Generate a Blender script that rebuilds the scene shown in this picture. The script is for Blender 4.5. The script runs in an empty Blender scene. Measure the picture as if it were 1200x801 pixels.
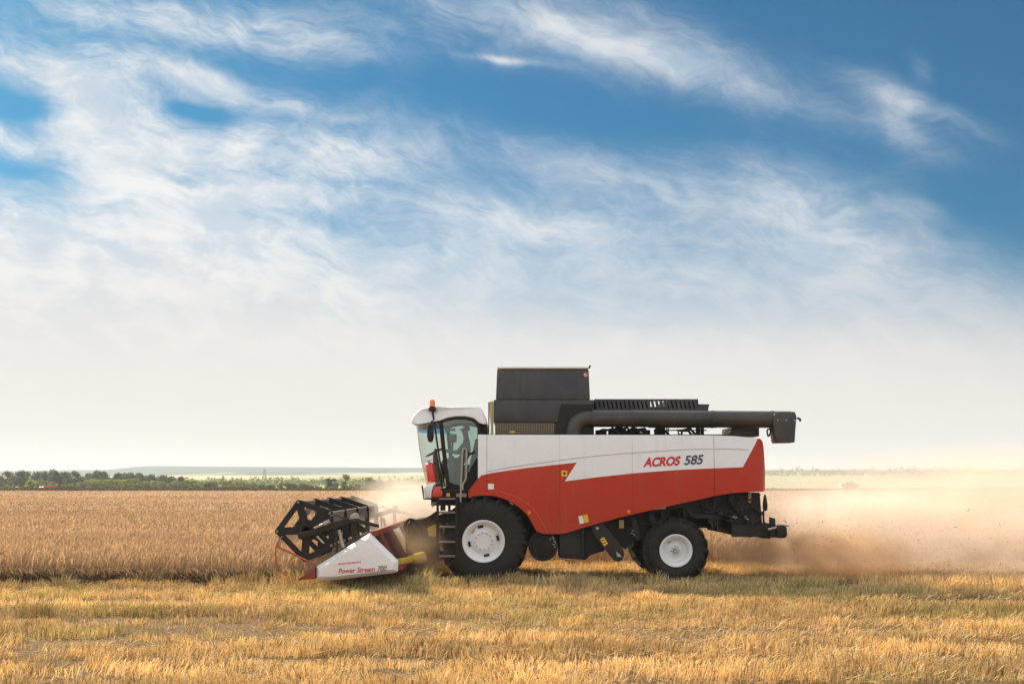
import bpy, bmesh, math, random
import numpy as np
from mathutils import Vector, Matrix

# ------------------------------------------------------------------ camera, light, exposure
sc = bpy.context.scene
col = sc.collection
H = 2.1                      # eye height
F = 35.0 / 36.0 * 1200.0     # focal length in pixels of the 1200 px wide photograph
HZ = 566.0                   # horizon row
cd = bpy.data.cameras.new('camera')
cam = bpy.data.objects.new('camera', cd)
col.objects.link(cam)
cd.lens = 35.0
cd.sensor_width = 36.0
cd.shift_y = (HZ - 400.5) / 1200.0
cd.clip_end = 30000.0
cd.clip_start = 0.2
cam.location = (0, 0, H)
cam.rotation_euler = (math.pi / 2, 0, 0)
sc.camera = cam

SUN_EL = math.radians(38)
sun_h = Vector((-0.74, 0.67, 0)).normalized()
sun_dir = Vector((sun_h.x * math.cos(SUN_EL), sun_h.y * math.cos(SUN_EL), math.sin(SUN_EL)))
ld = bpy.data.lights.new('sun', 'SUN')
ld.energy = 5.0
ld.angle = math.radians(0.6)
ld.color = (1.0, 0.83, 0.62)
sun = bpy.data.objects.new('sun', ld)
col.objects.link(sun)
sun.rotation_euler = (-sun_dir).to_track_quat('-Z', 'Y').to_euler()
sun.location = (-30, 30, 40)

sc.view_settings.view_transform = 'Standard'
sc.view_settings.look = 'None'
sc.view_settings.exposure = 0.75
sc.view_settings.gamma = 1.0
sc.view_settings.use_curve_mapping = False
sc.render.engine = 'CYCLES'
sc.cycles.use_denoising = True
sc.cycles.max_bounces = 6
sc.cycles.diffuse_bounces = 3
sc.cycles.glossy_bounces = 3
sc.cycles.transmission_bounces = 4
sc.cycles.transparent_max_bounces = 12
sc.cycles.volume_bounces = 3
sc.cycles.volume_step_rate = 1.0
sc.cycles.volume_max_steps = 128
sc.cycles.caustics_reflective = False
sc.cycles.caustics_refractive = False


class NT:
    """small helper for node trees"""
    def __init__(s, nt):
        s.nt = nt
        s.L = nt.links

    def n(s, typ, **kw):
        nd = s.nt.nodes.new(typ)
        for k, v in kw.items():
            setattr(nd, k, v)
        return nd

    def put(s, sock, v):
        if v is None:
            return
        if isinstance(v, bpy.types.NodeSocket):
            s.L.new(v, sock)
        else:
            sock.default_value = v

    def m(s, op, a, b=None, c=None, clamp=False):
        nd = s.n('ShaderNodeMath', operation=op, use_clamp=clamp)
        s.put(nd.inputs[0], a)
        s.put(nd.inputs[1], b)
        s.put(nd.inputs[2], c)
        return nd.outputs[0]

    def mix(s, f, a, b, blend='MIX'):
        nd = s.n('ShaderNodeMix', data_type='RGBA', blend_type=blend)
        s.put(nd.inputs[0], f)
        s.put(nd.inputs[6], a)
        s.put(nd.inputs[7], b)
        return nd.outputs[2]

    def smooth(s, v, lo, hi, a=0.0, b=1.0):
        nd = s.n('ShaderNodeMapRange', interpolation_type='SMOOTHSTEP')
        s.put(nd.inputs[0], v)
        for i, x in enumerate((lo, hi, a, b)):
            nd.inputs[i + 1].default_value = x
        return nd.outputs[0]

    def noise(s, vec, scale, detail=4.0, rough=0.55, dist=0.0, out=0):
        nd = s.n('ShaderNodeTexNoise')
        s.put(nd.inputs['Vector'], vec)
        nd.inputs['Scale'].default_value = scale
        nd.inputs['Detail'].default_value = detail
        nd.inputs['Roughness'].default_value = rough
        nd.inputs['Distortion'].default_value = dist
        return nd.outputs[out]

    def vec(s, x, y, z=0.0):
        nd = s.n('ShaderNodeCombineXYZ')
        s.put(nd.inputs[0], x)
        s.put(nd.inputs[1], y)
        s.put(nd.inputs[2], z)
        return nd.outputs[0]


def rgb(*c):
    return (c[0], c[1], c[2], 1.0)


# ------------------------------------------------------------------ sky
world = bpy.data.worlds.new('World')
sc.world = world
world.use_nodes = True
wn = NT(world.node_tree)
world.node_tree.nodes.clear()
sky = wn.n('ShaderNodeTexSky', sky_type='NISHITA')
sky.sun_disc = False
sky.sun_elevation = SUN_EL
sky.sun_rotation = math.atan2(sun_h.x, sun_h.y)
sky.air_density = 1.0
sky.dust_density = 0.6
sky.ozone_density = 2.5
geo = wn.n('ShaderNodeNewGeometry')
tc = wn.n('ShaderNodeTexCoord')
sp = wn.n('ShaderNodeSeparateXYZ')
wn.L.new(tc.outputs['Generated'], sp.inputs[0])
dx, dy, dz = sp.outputs
ady = wn.m('MAXIMUM', wn.m('ABSOLUTE', dy), 0.12)
# tangent coordinates of the view direction: a runs east, c runs down from the zenith side
A = wn.m('MULTIPLY_ADD', wn.m('DIVIDE', dx, ady), 11.667, 6.0)
Cc = wn.m('MULTIPLY_ADD', wn.m('DIVIDE', dz, ady), -11.667, 5.66)
v0 = wn.vec(A, Cc)
# the cirrus runs down to the east: rotate so that streaks stretch along it
def rot_coords(a, c, ang, sx, sy):
    ca, sa = math.cos(ang), math.sin(ang)
    p = wn.m('ADD', wn.m('MULTIPLY', a, ca * sx), wn.m('MULTIPLY', c, sa * sx))
    q = wn.m('ADD', wn.m('MULTIPLY', a, -sa * sy), wn.m('MULTIPLY', c, ca * sy))
    return wn.vec(p, q)
wc = wn.noise(v0, 0.55, 4.0, 0.55, out=1)
wsep = wn.n('ShaderNodeSeparateColor')
wn.L.new(wc, wsep.inputs[0])
w1 = wn.m('MULTIPLY', wn.m('SUBTRACT', wsep.outputs[0], 0.5), 2.2)
w2 = wn.m('MULTIPLY', wn.m('SUBTRACT', wsep.outputs[1], 0.5), 1.3)
wA = wn.m('ADD', A, w1)
wC = wn.m('ADD', Cc, w2)
streak = wn.noise(rot_coords(wA, wC, 0.40, 0.55, 1.9), 1.0, 8.0, 0.60)
fine = wn.noise(rot_coords(wA, wC, 0.34, 2.0, 6.0), 1.0, 8.0, 0.68)
puff = wn.noise(rot_coords(A, Cc, 0.2, 1.5, 2.6), 1.0, 8.0, 0.60, 0.5)

def blob(x0, y0, x1, y1, wid, amp, soft=1.0):
    """soft streak from (x0,y0) to (x1,y1) in sky coordinates"""
    L = math.hypot(x1 - x0, y1 - y0)
    ux, uy = (x1 - x0) / L, (y1 - y0) / L
    cx, cy = (x0 + x1) / 2, (y0 + y1) / 2
    p = wn.m('ADD', wn.m('MULTIPLY', wn.m('SUBTRACT', wA2, cx), ux / (L * 0.5)), wn.m('MULTIPLY', wn.m('SUBTRACT', wC2, cy), uy / (L * 0.5)))
    q = wn.m('ADD', wn.m('MULTIPLY', wn.m('SUBTRACT', wA2, cx), -uy / wid), wn.m('MULTIPLY', wn.m('SUBTRACT', wC2, cy), ux / wid))
    r2 = wn.m('ADD', wn.m('MULTIPLY', p, p), wn.m('MULTIPLY', q, q))
    return wn.m('MULTIPLY', wn.m('EXPONENT', wn.m('MULTIPLY', r2, -1.1)), amp)
wA2 = wn.m('MULTIPLY_ADD', w1, 0.22, A)
wC2 = wn.m('MULTIPLY_ADD', w2, 0.30, Cc)
blobs = [
    # bright cloud on the left
    (-0.6, 0.55, 2.2, 1.15, 0.28, 0.60), (1.0, 0.55, 3.5, 1.25, 0.17, 0.62), (0.4, 1.1, 2.0, 1.9, 0.45, 0.72), (1.3, 1.55, 4.3, 1.85, 0.30, 0.52),
    (1.0, 2.0, 3.6, 2.7, 0.45, 0.50), (-1.0, 2.9, 3.0, 3.2, 0.55, 0.42), (2.2, 2.2, 4.0, 2.35, 0.18, 0.30), (-0.8, 1.5, 0.8, 1.7, 0.16, 0.32),
    (4.6, 2.45, 7.6, 2.65, 0.30, 0.36), (3.2, 1.7, 5.2, 2.1, 0.4, 0.25),
    # veil along the top left
    (-1.0, 0.0, 4.2, 0.4, 0.34, 0.40), (2.0, 0.25, 4.6, 0.7, 0.25, 0.22),
    # long streak over the middle
    (5.0, -0.12, 10.0, 1.40, 0.26, 0.56), (5.2, 0.15, 8.4, 0.75, 0.16, 0.28), (6.0, -0.2, 9.0, 0.75, 0.36, 0.34),
    # fish tail on the right
    (9.9, 0.85, 11.6, 1.6, 0.17, 0.46), (10.2, 0.95, 10.85, 1.9, 0.26, 0.40), (10.7, 0.6, 10.9, 1.0, 0.16, 0.30), (10.4, 1.7, 12.0, 2.0, 0.3, 0.18),
    # soft veils
    (8.4, 1.7, 10.6, 3.3, 0.55, 0.36), (5.2, 1.5, 9.6, 2.6, 0.42, 0.26), (5.5, 0.70, 6.4, 0.79, 0.05, 0.5),
    (3.0, 0.2, 9.5, 0.9, 0.75, 0.20), (5.5, 1.5, 11.5, 2.7, 0.55, 0.20), (3.2, 1.2, 5.8, 1.7, 0.3, 0.16),
    (10.3, 2.4, 11.2, 2.6, 0.14, 0.2), (6.5, 2.9, 12.0, 3.4, 0.5, 0.25),
    # blue gaps
    (-0.5, 1.15, 0.8, 1.35, 0.13, -0.45), (1.9, 1.22, 2.7, 1.38, 0.10, -0.45), (1.6, 2.02, 2.5, 2.12, 0.12, -0.40),
    (-0.6, 1.85, 1.0, 2.1, 0.12, -0.25), (2.2, 2.45, 4.5, 2.62, 0.14, -0.22), (10.6, 2.0, 12.6, 3.1, 0.45, -0.20),
    (4.2, 0.9, 8.8, 1.7, 0.36, -0.22), (11.0, 0.1, 12.6, 0.6, 0.7, -0.25),
]
dens = None
for b in blobs:
    g = blob(*b)
    dens = g if dens is None else wn.m('ADD', dens, g)
# the cover thickens towards the skyline, sooner on the left
base = wn.smooth(wn.m('MULTIPLY_ADD', A, -0.105, wn.m('MULTIPLY_ADD', w2, 0.30, Cc)), 0.5, 3.9, 0.0, 1.05)
tex = wn.m('ADD', wn.m('ADD', wn.m('MULTIPLY', wn.m('SUBTRACT', streak, 0.5), 1.3), wn.m('MULTIPLY', wn.m('SUBTRACT', fine, 0.5), 1.15)), wn.m('MULTIPLY', wn.m('SUBTRACT', puff, 0.5), 0.5))
dens = wn.m('MULTIPLY', dens, wn.smooth(A, 2.5, 6.0, 1.22, 1.0))
hump = wn.m('ADD', wn.m('MULTIPLY', dens, 1.05), wn.m('MULTIPLY', base, 0.55))
texamp = wn.m('MINIMUM', wn.m('ADD', wn.m('MAXIMUM', hump, 0.0), 0.22), 0.85)
texamp = wn.m('MULTIPLY', texamp, wn.m('MULTIPLY', wn.smooth(Cc, 4.4, 2.2, 0.18, 1.0), wn.smooth(A, 3.5, 7.0, 1.0, 0.7)))
d = wn.m('ADD', wn.m('ADD', dens, base), wn.m('MULTIPLY', tex, texamp))
cover = wn.smooth(d, 0.0, 1.12, 0.0, 0.98)
cover = wn.m('MULTIPLY', cover, wn.m('MAXIMUM', wn.smooth(A, 4.0, 8.5, 1.0, 0.74), wn.smooth(Cc, 2.2, 4.2)))
# sky blue, deepest away from the sun, and cloud light in the same units
sunside = wn.m('ADD', wn.m('ADD', wn.m('MULTIPLY', dx, sun_dir.x), wn.m('MULTIPLY', dy, sun_dir.y)), wn.m('MULTIPLY', dz, sun_dir.z))
blue = wn.mix(wn.smooth(sunside, -0.35, 0.55), rgb(0.0, 0.20, 0.31), rgb(0.11, 0.42, 0.52))
blue = wn.mix(1.0, sky.outputs[0], blue, 'MULTIPLY')
shade = wn.smooth(wn.m('ADD', wn.noise(rot_coords(wA, wC, 0.25, 0.7, 1.7), 1.1, 5.0, 0.6), wn.m('MULTIPLY', wn.m('SUBTRACT', puff, 0.5), 0.5)), 0.36, 0.66)
cloud_hi = wn.mix(shade, rgb(3.9, 4.5, 5.1), rgb(5.9, 5.9, 5.85))
low = wn.smooth(Cc, 2.4, 4.6)
cloud_c = wn.mix(low, cloud_hi, rgb(5.6, 5.27, 5.0))
# unseen cloud brightness added overhead and behind the viewer to fill shaded sides
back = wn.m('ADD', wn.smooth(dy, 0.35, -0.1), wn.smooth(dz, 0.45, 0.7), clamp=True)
skycol = wn.mix(cover, blue, cloud_c)
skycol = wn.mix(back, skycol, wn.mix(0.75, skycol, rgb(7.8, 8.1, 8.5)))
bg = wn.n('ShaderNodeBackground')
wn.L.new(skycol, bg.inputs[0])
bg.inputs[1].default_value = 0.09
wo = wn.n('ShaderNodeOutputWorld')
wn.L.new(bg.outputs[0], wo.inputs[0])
world.cycles.sampling_method = 'MANUAL'
world.cycles.sample_map_resolution = 512

# ------------------------------------------------------------------ materials
MATS = {}

def mat(name, base, rough=0.5, metal=0.0, dirt=0.0, dirt_col=(0.33, 0.24, 0.15), spec=0.5, coat=0.0, low_dirt=0.0, bump=0.0, vary=0.06, streak=0.0):
    """paint, metal, rubber: base colour with field dust lying on it in patches"""
    if name in MATS:
        return MATS[name]
    m = bpy.data.materials.new(name)
    m.use_nodes = True
    t = NT(m.node_tree)
    b = m.node_tree.nodes['Principled BSDF']
    tcn = t.n('ShaderNodeTexCoord')
    pos = t.n('ShaderNodeNewGeometry').outputs['Position']
    n1 = t.noise(pos, 1.7, 5.0, 0.6)
    n2 = t.noise(pos, 23.0, 4.0, 0.65)
    c0 = rgb(*[x * (1 - vary) for x in base])
    c1 = rgb(*[min(1, x * (1 + vary)) for x in base])
    c = t.mix(n1, c0, c1)
    f = t.m('MULTIPLY', t.smooth(t.m('ADD', t.m('MULTIPLY', n1, 0.6), t.m('MULTIPLY', n2, 0.4)), 0.36, 0.66), dirt)
    if low_dirt > 0:
        s = t.n('ShaderNodeSeparateXYZ')
        t.L.new(pos, s.inputs[0])
        zz = t.m('ADD', s.outputs[2], t.m('MULTIPLY', t.m('SUBTRACT', n1, 0.5), 1.2))
        f = t.m('ADD', f, t.smooth(zz, 1.9, 0.3, 0.0, low_dirt), clamp=True)
    if streak > 0:
        mp = t.n('ShaderNodeVectorMath', operation='MULTIPLY')
        t.L.new(pos, mp.inputs[0])
        mp.inputs[1].default_value = (7.0, 7.0, 0.7)
        st = t.smooth(t.noise(mp.outputs[0], 1.0, 6.0, 0.62), 0.48, 0.74)
        st = t.m('MULTIPLY', st, t.smooth(t.noise(pos, 0.8, 3.0), 0.35, 0.65))
        f = t.m('ADD', f, t.m('MULTIPLY', st, streak), clamp=True)
    c = t.mix(f, c, rgb(*dirt_col))
    t.L.new(c, b.inputs['Base Color'])
    r = t.m('ADD', t.m('MULTIPLY', n2, 0.16), rough - 0.08)
    r = t.m('ADD', r, t.m('MULTIPLY', f, 0.3), clamp=True)
    t.L.new(r, b.inputs['Roughness'])
    b.inputs['Metallic'].default_value = metal
    b.inputs['Specular IOR Level'].default_value = spec
    b.inputs['Coat Weight'].default_value = coat
    b.inputs['Coat Roughness'].default_value = 0.15
    if bump > 0:
        bp = t.n('ShaderNodeBump')
        bp.inputs['Strength'].default_value = bump
        bp.inputs['Distance'].default_value = 0.02
        t.L.new(n2, bp.inputs['Height'])
        t.L.new(bp.outputs[0], b.inputs['Normal'])
    MATS[name] = m
    return m


def glass(name, tint, gloss=0.12):
    m = bpy.data.materials.new(name)
    m.use_nodes = True
    t = NT(m.node_tree)
    m.node_tree.nodes.clear()
    tr = t.n('ShaderNodeBsdfTransparent')
    tr.inputs[0].default_value = rgb(*tint)
    gl = t.n('ShaderNodeBsdfGlossy')
    gl.inputs['Roughness'].default_value = 0.03
    fr = t.n('ShaderNodeFresnel')
    gg = t.n('ShaderNodeNewGeometry')
    t.L.new(t.m('MULTIPLY_ADD', gg.outputs['Backfacing'], 0.6667 - 1.5, 1.5), fr.inputs[0])
    mx = t.n('ShaderNodeMixShader')
    t.L.new(t.m('ADD', fr.outputs[0], gloss - 0.04, clamp=True), mx.inputs[0])
    t.L.new(tr.outputs[0], mx.inputs[1])
    t.L.new(gl.outputs[0], mx.inputs[2])
    df = t.n('ShaderNodeBsdfDiffuse')
    df.inputs[0].default_value = rgb(0.5, 0.47, 0.40)
    m2 = t.n('ShaderNodeMixShader')
    t.L.new(t.m('MULTIPLY', t.noise(t.n('ShaderNodeNewGeometry').outputs['Position'], 3.0, 5.0), 0.10), m2.inputs[0])
    t.L.new(mx.outputs[0], m2.inputs[1])
    t.L.new(df.outputs[0], m2.inputs[2])
    o = t.n('ShaderNodeOutputMaterial')
    t.L.new(m2.outputs[0], o.inputs[0])
    return m


def blade_mat(name, trans=0.4, attr='tint', tmul=(1.15, 0.95, 0.65)):
    """dry stalks: colour per stalk, half of the light passing through"""
    m = bpy.data.materials.new(name)
    m.use_nodes = True
    t = NT(m.node_tree)
    m.node_tree.nodes.clear()
    at = t.n('ShaderNodeAttribute', attribute_name=attr)
    df = t.n('ShaderNodeBsdfDiffuse')
    t.L.new(at.outputs[0], df.inputs[0])
    tl = t.n('ShaderNodeBsdfTranslucent')
    t.L.new(t.mix(1.0, at.outputs[0], rgb(*tmul), 'MULTIPLY'), tl.inputs[0])
    mx = t.n('ShaderNodeMixShader')
    mx.inputs[0].default_value = trans
    t.L.new(df.outputs[0], mx.inputs[1])
    t.L.new(tl.outputs[0], mx.inputs[2])
    o = t.n('ShaderNodeOutputMaterial')
    t.L.new(mx.outputs[0], o.inputs[0])
    return m


M_WHITE = mat('white_paint', (0.82, 0.81, 0.80), 0.34, dirt=0.10, low_dirt=0.10, coat=0.2, vary=0.03, streak=0.22)
M_SHIELD = mat('dusty_white_paint', (0.82, 0.80, 0.79), 0.4, dirt=0.16, low_dirt=0.06, coat=0.1, vary=0.03)
M_RED = mat('red_paint', (0.47, 0.034, 0.012), 0.42, dirt=0.05, low_dirt=0.12, coat=0.0, spec=0.25, vary=0.06, streak=0.16)
M_REDH = mat('dusty_red_paint', (0.24, 0.022, 0.012), 0.6, dirt=0.35, dirt_col=(0.12, 0.08, 0.05), vary=0.1)
M_GREYB = mat('charcoal_plastic', (0.028, 0.028, 0.034), 0.42, dirt=0.08, spec=0.45, vary=0.1, streak=0.12)
M_AUGER = mat('dark_auger_paint', (0.026, 0.024, 0.023), 0.40, dirt=0.12, spec=0.5)
M_BLACK = mat('black_steel', (0.016, 0.014, 0.013), 0.55, dirt=0.05, low_dirt=0.02, spec=0.22, dirt_col=(0.15, 0.11, 0.07))
M_DUSTY = mat('dusty_black_steel', (0.02, 0.018, 0.016), 0.65, dirt=0.16, low_dirt=0.04, dirt_col=(0.14, 0.10, 0.065), spec=0.2)
M_RUB = mat('tyre_rubber', (0.020, 0.019, 0.018), 0.8, dirt=0.12, low_dirt=0.04, dirt_col=(0.12, 0.09, 0.06), spec=0.22, bump=0.3)
M_RIM = mat('rim_white_paint', (0.80, 0.80, 0.80), 0.4, dirt=0.32, dirt_col=(0.45, 0.37, 0.28), vary=0.03)
M_STEEL = mat('bare_steel', (0.42, 0.39, 0.35), 0.4, metal=0.7, dirt=0.3)
M_RAIL = mat('handrail_grey', (0.35, 0.30, 0.25), 0.45, dirt=0.3)
M_YEL = mat('yellow_guard', (0.55, 0.36, 0.03), 0.5, dirt=0.35, dirt_col=(0.24, 0.17, 0.09))
M_YDEC = mat('yellow_decal', (0.80, 0.48, 0.03), 0.5)
M_WDEC = mat('white_decal', (0.80, 0.78, 0.76), 0.5)
M_ORANGE = mat('orange_lens', (0.90, 0.20, 0.02), 0.2, spec=0.6)
M_LRED = mat('red_letter', (0.55, 0.02, 0.025), 0.45)
M_LGREY = mat('grey_letter', (0.075, 0.075, 0.085), 0.45)
M_SLAT = mat('dusty_bat_slat', (0.20, 0.175, 0.145), 0.6, dirt=0.4, dirt_col=(0.36, 0.29, 0.2))
M_TAN = mat('tan_and_sunlit_tone', (0.50, 0.38, 0.22), 0.6, dirt=0.2)
M_LINE = mat('pinstripe', (0.36, 0.27, 0.22), 0.5)
M_FIRE = mat('red_enamel', (0.62, 0.035, 0.02), 0.3, coat=0.3)
M_LAMP = mat('lamp_lens', (0.75, 0.75, 0.73), 0.15, spec=0.7)
M_GLASS = glass('cab_glass', (0.77, 0.85, 0.81), 0.06)
M_BLUEG = glass('blue_sun_strip', (0.12, 0.52, 0.95), 0.05)
M_MIRR = mat('mirror_face', (0.6, 0.6, 0.6), 0.06, metal=1.0)
M_SKIN = mat('skin', (0.42, 0.22, 0.14), 0.6)
M_SHIRT = mat('blue_shirt', (0.16, 0.22, 0.32), 0.85)
M_TROUS = mat('dark_trousers', (0.03, 0.035, 0.05), 0.9)
M_HAIR = mat('dark_hair', (0.02, 0.014, 0.01), 0.8)

# ------------------------------------------------------------------ geometry helpers
def S(px, py, Y):
    return Vector(((px - 600.0) * Y / F, Y, H - (py - HZ) * Y / F))


ORG = Vector((0, 0, 0))     # origin of the thing being built


def tag(o, label=None, cat=None, group=None, kind=None):
    if label: o['label'] = label
    if cat: o['category'] = cat
    if group: o['group'] = group
    if kind: o['kind'] = kind
    return o


def empty(name, loc):
    o = bpy.data.objects.new(name, None)
    o.empty_display_size = 0.5
    col.objects.link(o)
    o.location = loc
    return o


def obj(name, bm, m, parent=None, angle=35, bevel=0.0, seg=2, recalc=True):
    """link a bmesh (world coordinates) as one mesh object under parent"""
    if recalc:
        bmesh.ops.recalc_face_normals(bm, faces=bm.faces[:])
    if bevel > 0:
        ed = [e for e in bm.edges if len(e.link_faces) == 2 and e.calc_face_angle(0) > 0.5]
        bmesh.ops.bevel(bm, geom=ed, offset=bevel, segments=seg, affect='EDGES', profile=0.6, clamp_overlap=True)
    if ORG.length > 0:
        bmesh.ops.translate(bm, verts=bm.verts[:], vec=-ORG)
    me = bpy.data.meshes.new(name)
    bm.to_mesh(me)
    bm.free()
    for mm in (m if isinstance(m, (list, tuple)) else [m]):
        me.materials.append(mm)
    me.polygons.foreach_set('use_smooth', [True] * len(me.polygons))
    me.set_sharp_from_angle(angle=math.radians(angle))
    o = bpy.data.objects.new(name, me)
    col.objects.link(o)
    if parent is not None:
        o.parent = parent
    return o


def poly_w(bm, pts, off, mi=0):
    """prism: pts world vectors (a loop), extruded by vector off"""
    a = [bm.verts.new(p) for p in pts]
    b = [bm.verts.new(p + off) for p in pts]
    fs = [bm.faces.new(a), bm.faces.new(b[::-1])]
    n = len(a)
    for i in range(n):
        fs.append(bm.faces.new((a[i], b[i], b[(i + 1) % n], a[(i + 1) % n])))
    for f in fs:
        f.material_index = mi
    return fs


def prism(bm, pp, Y0, Y1, Yr=None, mi=0):
    """outline given in photo pixels at depth Yr, extruded from Y0 to Y1"""
    Yr = Y0 if Yr is None else Yr
    pts = []
    for p in pp:
        w = S(p[0], p[1], Yr)
        pts.append(Vector((w.x, Y0, w.z)))
    return poly_w(bm, pts, Vector((0, Y1 - Y0, 0)), mi)


def box(bm, x0, x1, y0, y1, z0, z1, mi=0):
    pts = [Vector((x0, y0, z0)), Vector((x1, y0, z0)), Vector((x1, y0, z1)), Vector((x0, y0, z1))]
    return poly_w(bm, pts, Vector((0, y1 - y0, 0)), mi)


def pbox(bm, px0, py0, px1, py1, Y0, Y1, mi=0):
    return prism(bm, [(px0, py1), (px1, py1), (px1, py0), (px0, py0)], Y0, Y1, mi=mi)


def tube(bm, pts, r, seg=8, cap=True, mi=0):
    """tube through a list of world points; r a number or one per point"""
    pts = [Vector(p) for p in pts]
    n = len(pts)
    rr = r if isinstance(r, (list, tuple)) else [r] * n
    rings = []
    up = None
    for i, p in enumerate(pts):
        d = (pts[min(i + 1, n - 1)] - pts[max(i - 1, 0)]).normalized()
        if up is None:
            up = Vector((0, 0, 1)) if abs(d.z) < 0.9 else Vector((0, 1, 0))
        u = d.cross(up).normalized()
        w = u.cross(d).normalized()
        up = w
        rings.append([bm.verts.new(p + (u * math.cos(2 * math.pi * k / seg) + w * math.sin(2 * math.pi * k / seg)) * rr[i]) for k in range(seg)])
    for i in range(n - 1):
        for k in range(seg):
            f = bm.faces.new((rings[i][k], rings[i][(k + 1) % seg], rings[i + 1][(k + 1) % seg], rings[i + 1][k]))
            f.material_index = mi
    if cap:
        for rg in (rings[0][::-1], rings[-1]):
            f = bm.faces.new(rg)
            f.material_index = mi


def bar(bm, a, b, w, t, side=Vector((0, 1, 0)), mi=0):
    """flat bar from a to b, w wide, t thick along side"""
    a, b = Vector(a), Vector(b)
    d = (b - a).normalized()
    u = d.cross(side).normalized() * (w / 2)
    s = side.normalized() * (t / 2)
    pts = [a + u - s, b + u - s, b - u - s, a - u - s]
    poly_w(bm, pts, s * 2, mi)


def lathe(bm, prof, c, seg=48, mi=0, close=False):
    """profile [(r, y)] turned about the Y axis through c"""
    rings = []
    for r, y in prof:
        if r < 1e-5:
            rings.append([bm.verts.new((c.x, c.y + y, c.z))])
        else:
            rings.append([bm.verts.new((c.x + r * math.cos(2 * math.pi * k / seg), c.y + y, c.z + r * math.sin(2 * math.pi * k / seg))) for k in range(seg)])
    prs = list(zip(rings[:-1], rings[1:]))
    if close:
        prs.append((rings[-1], rings[0]))
    for a, b in prs:
        for k in range(seg):
            k2 = (k + 1) % seg
            if len(a) == 1 and len(b) == 1:
                continue
            if len(a) == 1:
                f = bm.faces.new((a[0], b[k2], b[k]))
            elif len(b) == 1:
                f = bm.faces.new((a[k], a[k2], b[0]))
            else:
                f = bm.faces.new((a[k], a[k2], b[k2], b[k]))
            f.material_index = mi


def spline(pts, n=8):
    """Catmull-Rom through points"""
    P = [Vector(p) for p in pts]
    P = [P[0] * 2 - P[1]] + P + [P[-1] * 2 - P[-2]]
    out = []
    for i in range(1, len(P) - 2):
        for k in range(n):
            t = k / n
            out.append(0.5 * ((2 * P[i]) + (P[i + 1] - P[i - 1]) * t + (2 * P[i - 1] - 5 * P[i] + 4 * P[i + 1] - P[i + 2]) * t * t + (3 * P[i] - P[i - 1] - 3 * P[i + 1] + P[i + 2]) * t ** 3))
    out.append(P[-2])
    return out


def clip_x(poly, x0, x1):
    """clip a 2D outline to x0 <= x <= x1"""
    def half(pl, f, x):
        out = []
        for i in range(len(pl)):
            a, b = pl[i], pl[(i + 1) % len(pl)]
            ia, ib = f(a[0]), f(b[0])
            if ia: out.append(a)
            if ia != ib:
                t = (x - a[0]) / (b[0] - a[0])
                out.append((x, a[1] + t * (b[1] - a[1])))
        return out
    p = half(poly, lambda v: v >= x0, x0)
    if p: p = half(p, lambda v: v <= x1, x1)
    return p


def np_mesh(name, co, faces, m, tint=None, parent=None, smooth=False):
    """fast mesh from numpy arrays; faces (n,4) quads; tint per vertex colour"""
    me = bpy.data.meshes.new(name)
    nv, nf = len(co), len(faces)
    k = faces.shape[1]
    me.vertices.add(nv)
    me.vertices.foreach_set('co', np.ascontiguousarray(co, dtype=np.float32).ravel())
    me.loops.add(nf * k)
    me.loops.foreach_set('vertex_index', np.ascontiguousarray(faces, dtype=np.int32).ravel())
    me.polygons.add(nf)
    me.polygons.foreach_set('loop_start', np.arange(0, nf * k, k, dtype=np.int32))
    me.update(calc_edges=True)
    if smooth:
        me.polygons.foreach_set('use_smooth', np.ones(nf, dtype=bool))
    if tint is not None:
        at = me.attributes.new('tint', 'FLOAT_COLOR', 'POINT')
        c4 = np.ones((nv, 4), dtype=np.float32)
        c4[:, :3] = tint
        at.data.foreach_set('color', c4.ravel())
    me.materials.append(m)
    o = bpy.data.objects.new(name, me)
    col.objects.link(o)
    if parent is not None:
        o.parent = parent
    return o


RG = np.random.default_rng(7)
_lat = np.random.default_rng(3).random((256, 256))

def vnoise(x, y):
    xi, yi = np.floor(x).astype(int), np.floor(y).astype(int)
    fx, fy = x - xi, y - yi
    fx, fy = fx * fx * (3 - 2 * fx), fy * fy * (3 - 2 * fy)
    g = lambda i, j: _lat[i % 256, j % 256]
    return (g(xi, yi) * (1 - fx) + g(xi + 1, yi) * fx) * (1 - fy) + (g(xi, yi + 1) * (1 - fx) + g(xi + 1, yi + 1) * fx) * fy


def fbm(x, y, o=4):
    s, a, t = 0, 0.5, 0
    for i in range(o):
        s = s + a * vnoise(x * 2 ** i + 17.3 * i, y * 2 ** i + 9.1 * i)
        t += a
        a *= 0.5
    return s / t


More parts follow.
